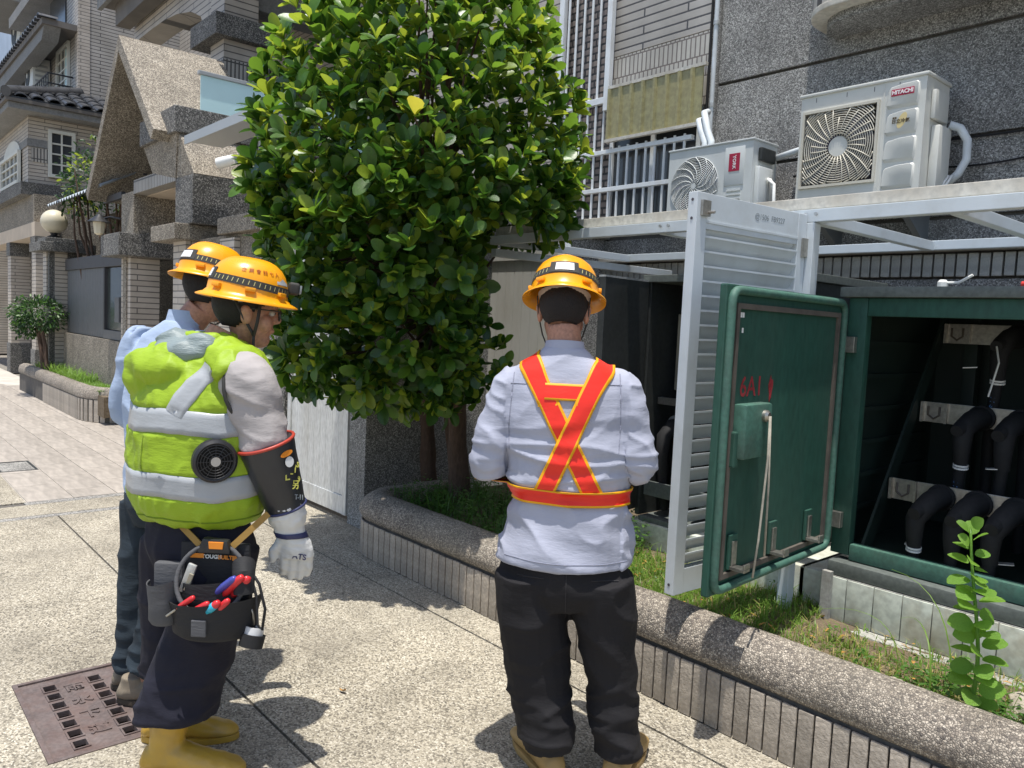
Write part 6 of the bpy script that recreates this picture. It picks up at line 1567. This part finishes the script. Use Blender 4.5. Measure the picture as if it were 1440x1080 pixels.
def simple_ac(label, loc, W_, H_):
    a = T('air_conditioner', label, 'air conditioner', loc); tag(a.o, group='air conditioner outdoor units')
    MB().box(0, W_, 0, .35, 0, H_).build('casing', 'ac_white', a.o, bevel=.02, smooth=40)
    MB().lathe((W_*.38, -.002, H_*.5), [(H_*.4, 0), (H_*.4, .01), (H_*.33, .012)], 24, ax=(0, -1, 0)).build('fan_grille', 'cab_dark', a.o); MB().lathe((W_*.38, -.014, H_*.5), [(H_*.1, 0), (H_*.1, .01)], 16, ax=(0, -1, 0)).build('hub_cap', 'ac_white', a.o)
    for k in range(4): MB().box(W_*.97, W_+.006, .05, .3, H_*(.15+.18*k), H_*(.23+.18*k)).build('side_vent', 'canopy_grey', a.o)
    MB().box(.05, W_-.05, .02, .33, -.06, -.002).build('bracket', 'eave_brown', a.o)
simple_ac('white air conditioner unit by the small railed balcony on the corner house', (-22.0, 3.62, 6.42), .9, .62)
simple_ac('small white air conditioner unit high at the far left edge', (-29.6, 4.5, 9.2), 1.4, 1.1)
h4 = T('far_building', 'plain building with bluish haze in its colour closing the far end of the street', 'building', (-45, 5, 0))
h4.b('wall', -70, -26.5, 6.5, 14, 0, 22, 'haze_wall'); h4.b('end_wall', -75, -70, -30, 14, 0, 16, 'haze_wall'); h4.b('roof_slab', -30, -26.6, 3.4, 6.5, 9.9, 10.15, 'eave_grey')
for k in range(5): h4.b('window', -32-4*k, -30-4*k, 6.45, 6.498, 8, 10.5, 'pane_dark')
h4.b('house_wall', -60, -26, 3.0, 6.4, 0, 6.8, 'cream_tile_wall_small')
# security camera on the porch canopy
cc = T('security_camera', 'white security camera on a bracket left of the tree', 'camera', (-6.98, 2.75, 2.86))
q = MB(); q.tube([V(.0, 0, .0), V(-.13, -.10, -.04)], [.045, .05], 14); q.build('housing', 'white_paint', cc.o, smooth=40)
MB().tube([V(.02, .01, .02), V(.07, .1, .05), V(.05, .25, .05)], .016, 8).build('arm', 'white_paint', cc.o, smooth=True)
MB().box(.02, .09, .2, .3, -.35, .5).build('mount_post', 'canopy_grey', cc.o, bevel=.006)
# ------------------------------------------------------------------ tool pouch on the vest man's hip
_pu = (PV.to_3x3() @ V(.848, .53, 0)); _pn = (PV.to_3x3() @ V(.53, -.848, 0))
PO = PV @ V(.205, -.085, 0)
PF = Matrix(((_pu.x, _pn.x, 0, PO.x), (_pu.y, _pn.y, 0, PO.y), (0, 0, 1, 0), (0, 0, 0, 1)))     # u, n, z
tp = obj('tool_pouch', None, label='black tool pouch full of red handled tools on the hip of the vest wearer', cat='tool pouch'); tp.matrix_world = PF
def half(mb, cu, ru, rn, z0, z1, th=.006, flare=1.12, n=18, n0=.0):
    outer0 = [(cu+ru*math.sin(a), n0+rn*math.cos(a)) for a in [math.pi*(i/n-.5) for i in range(n+1)]]
    rg = []
    for (s, z) in ((.88, z0), (1, z0+.012), (1, (z0+z1)/2), (flare, z1), (flare-.06, z1-.002), (.9, (z0+z1)/2), (.85, z0+.012)):
        rg.append([(cu+(u-cu)*s, n0+(q-n0)*s, z+.010*math.sin((u-cu)/ru*1.5)*(z > z0+.05)) for u, q in outer0])
    mb.loft(rg, closed=False, cap=False); bt = [(cu+(u-cu)*.88, n0+(q-n0)*.88, z0) for u, q in outer0]; mb.add(bt, [list(range(len(bt)))])
    return mb
half(MB(), .0, .130, .105, .525, .645).build('front_pocket', 'pouch_black', tp, smooth=50)
half(MB(), -.150, .055, .07, .555, .69).build('side_pocket', 'pouch_grey', tp, smooth=50)
half(MB(), .0, .112, .075, .60, .70, flare=1.02).build('inner_pocket', 'pouch_black', tp, smooth=50)
MB().box(-.115, .10, -.02, .0, .54, .805).build('back_panel', 'pouch_black', tp, bevel=.008, smooth=40)
MB().box(-.19, -.10, -.015, .02, .57, .74).build('side_panel', 'pouch_grey', tp, bevel=.008, smooth=40)
pts = [(.105*math.sin(a), .012+.075*(1-math.cos(a))/2, .705+.10*math.cos(a)) for a in [2*math.pi*i/32 for i in range(33)]]
MB().tube(pts, .007, 8, cap=False).build('rim_hoop', 'pouch_grey', tp, smooth=True)
MB().prism([(-.050, .004, .782), (.052, .004, .782), (.042, .004, .822), (-.034, .004, .828)], (0, .032, 0)).build('belt_clip', 'black_plastic', tp, bevel=.006, smooth=40)
MB().prism([(-.012, .036, .797), (.030, .036, .797), (.033, .036, .820), (-.014, .036, .820)], (0, .004, 0)).build('clip_button', 'orange_plastic', tp, bevel=.002)
MB().box(-.085, -.04, .001, .006, .757, .772).build('side_tab', 'orange_plastic', tp, bevel=.002); MB().box(.048, .078, .001, .006, .752, .768).build('side_tab', 'orange_plastic', tp, bevel=.002)
text_mesh('label_text', 'TOUGH', .017, 'plate_white', tp, frame((-.016, .004, .762), (1, 0, 0), (0, 0, 1)), bold=.0006); text_mesh('label_text', 'BUILT', .017, 'orange_plastic', tp, frame((.026, .004, .761), (1, 0, 0), (0, 0, 1)), bold=.0006)
MB().tube([(.09, .02, .75), (.10, .05, .73), (.105, .06, .67)], [.035, .034, .03], 12).build('torch_holster', 'pouch_black', tp, smooth=40)
MB().tube([(.115, .04, .74), (.15, .055, .70), (.168, .05, .62), (.160, .05, .555), (.145, .05, .57), (.142, .055, .66), (.12, .05, .73)], .0045, 6).build('lanyard', 'pouch_black', tp, smooth=True)
MB().box(-.035, .01, .098, .112, .548, .60).build('emblem_patch', 'pouch_grey', tp, bevel=.004)
# straps of the pouch across the trousers
for (a, b_) in (((-.20, -.06, .90), (-.05, .012, .80)), ((.15, -.02, .90), (.05, .012, .80))): MB().bar(a, b_, .02, .004, (0, 1, 0)).build('hip_strap', 'strap_tan', tp)
def tool(name, label, cat, a, b_, r, m, m2=None):
    o = obj(name, None, label=label, cat=cat, group='tools in the pouch'); o.matrix_world = PF
    a, b_ = Vector(a), Vector(b_); d = b_-a
    MB().tube([a, a+d*.15, a+d*.5, a+d*.85, b_-d*.03, b_], [r*.8, r, r*1.05, r, r*.75, r*.3], 10).build('handle', m, o, smooth=True)
    if m2: MB().tube([a+d*.3, a+d*.55, a+d*.74], [r*1.04, r*1.12, r*1.08], 10).build('grip', m2, o, smooth=True)
    MB().cyl(a-d.normalized()*.05, a, r*.45, n=8).build('shaft', 'steel', o)
tool('screwdriver', 'leftmost red screwdriver handle in the front pouch pocket', 'screwdriver', (-.085, .085, .625), (-.030, .10, .668), .0085, 'tool_red')
tool('screwdriver', 'second red screwdriver handle from the left in the front pouch pocket', 'screwdriver', (-.040, .092, .618), (.018, .11, .655), .0095, 'tool_red')
tool('pliers', 'red pliers handle with a cyan collar in the front pouch pocket', 'pliers', (-.005, .095, .610), (.050, .115, .662), .0115, 'tool_red', 'tool_cyan')
tool('pliers', 'rightmost short red pliers handle in the front pouch pocket', 'pliers', (.025, .090, .615), (.078, .11, .668), .010, 'tool_red')
tool('screwdriver', 'blue and violet screwdriver handle standing above the other tools', 'screwdriver', (.015, .06, .665), (.088, .085, .728), .0115, 'tool_blue')
tool('pliers', 'long bright red pliers handle beside the blue screwdriver', 'pliers', (.045, .06, .665), (.110, .088, .734), .012, 'tool_red')
tool('pliers', 'dull red pliers handle at the right end of the upper row', 'pliers', (.068, .05, .66), (.124, .075, .728), .014, 'tool_red')
kn = obj('utility_knife', None, label='grey utility knife with a tan side in the rear of the pouch', cat='knife', group='tools in the pouch'); kn.matrix_world = PF
MB().obox((-.072, .045, .705), V(.35, .1, .93).normalized(), V(.93, 0, -.35).normalized(), V(0, 1, 0), .10, .028, .014).build('body', 'galv', kn, bevel=.006, smooth=40); MB().obox((-.066, .054, .695), V(.35, .1, .93).normalized(), V(.93, 0, -.35).normalized(), V(0, 1, 0), .06, .014, .006).build('side_plate', 'beige_plate', kn, bevel=.002)
rt_ = obj('tape_roll', None, label='black roll of insulating tape hanging under the pouch on a ring', cat='tape', group=None); rt_.matrix_world = PF
ax_ = V(.15, -.25, .95).normalized()
MB().lathe((.125, .05, .50), [(.036, 0), (.037, .038), (.030, .0385), (.030, .0)], 24, ax=ax_).build('roll', 'rubber', rt_, smooth=40); MB().lathe((.125, .05, .5045), [(.0295, 0), (.0295, .055), (.023, .0555), (.023, 0)], 24, ax=ax_).build('core', 'tape_roll', rt_, smooth=40)
MB().tube([(.13, .04, .565), (.128, .04, .60), (.115, .04, .64)], .003, 6).build('hanger', 'steel', rt_, smooth=True)
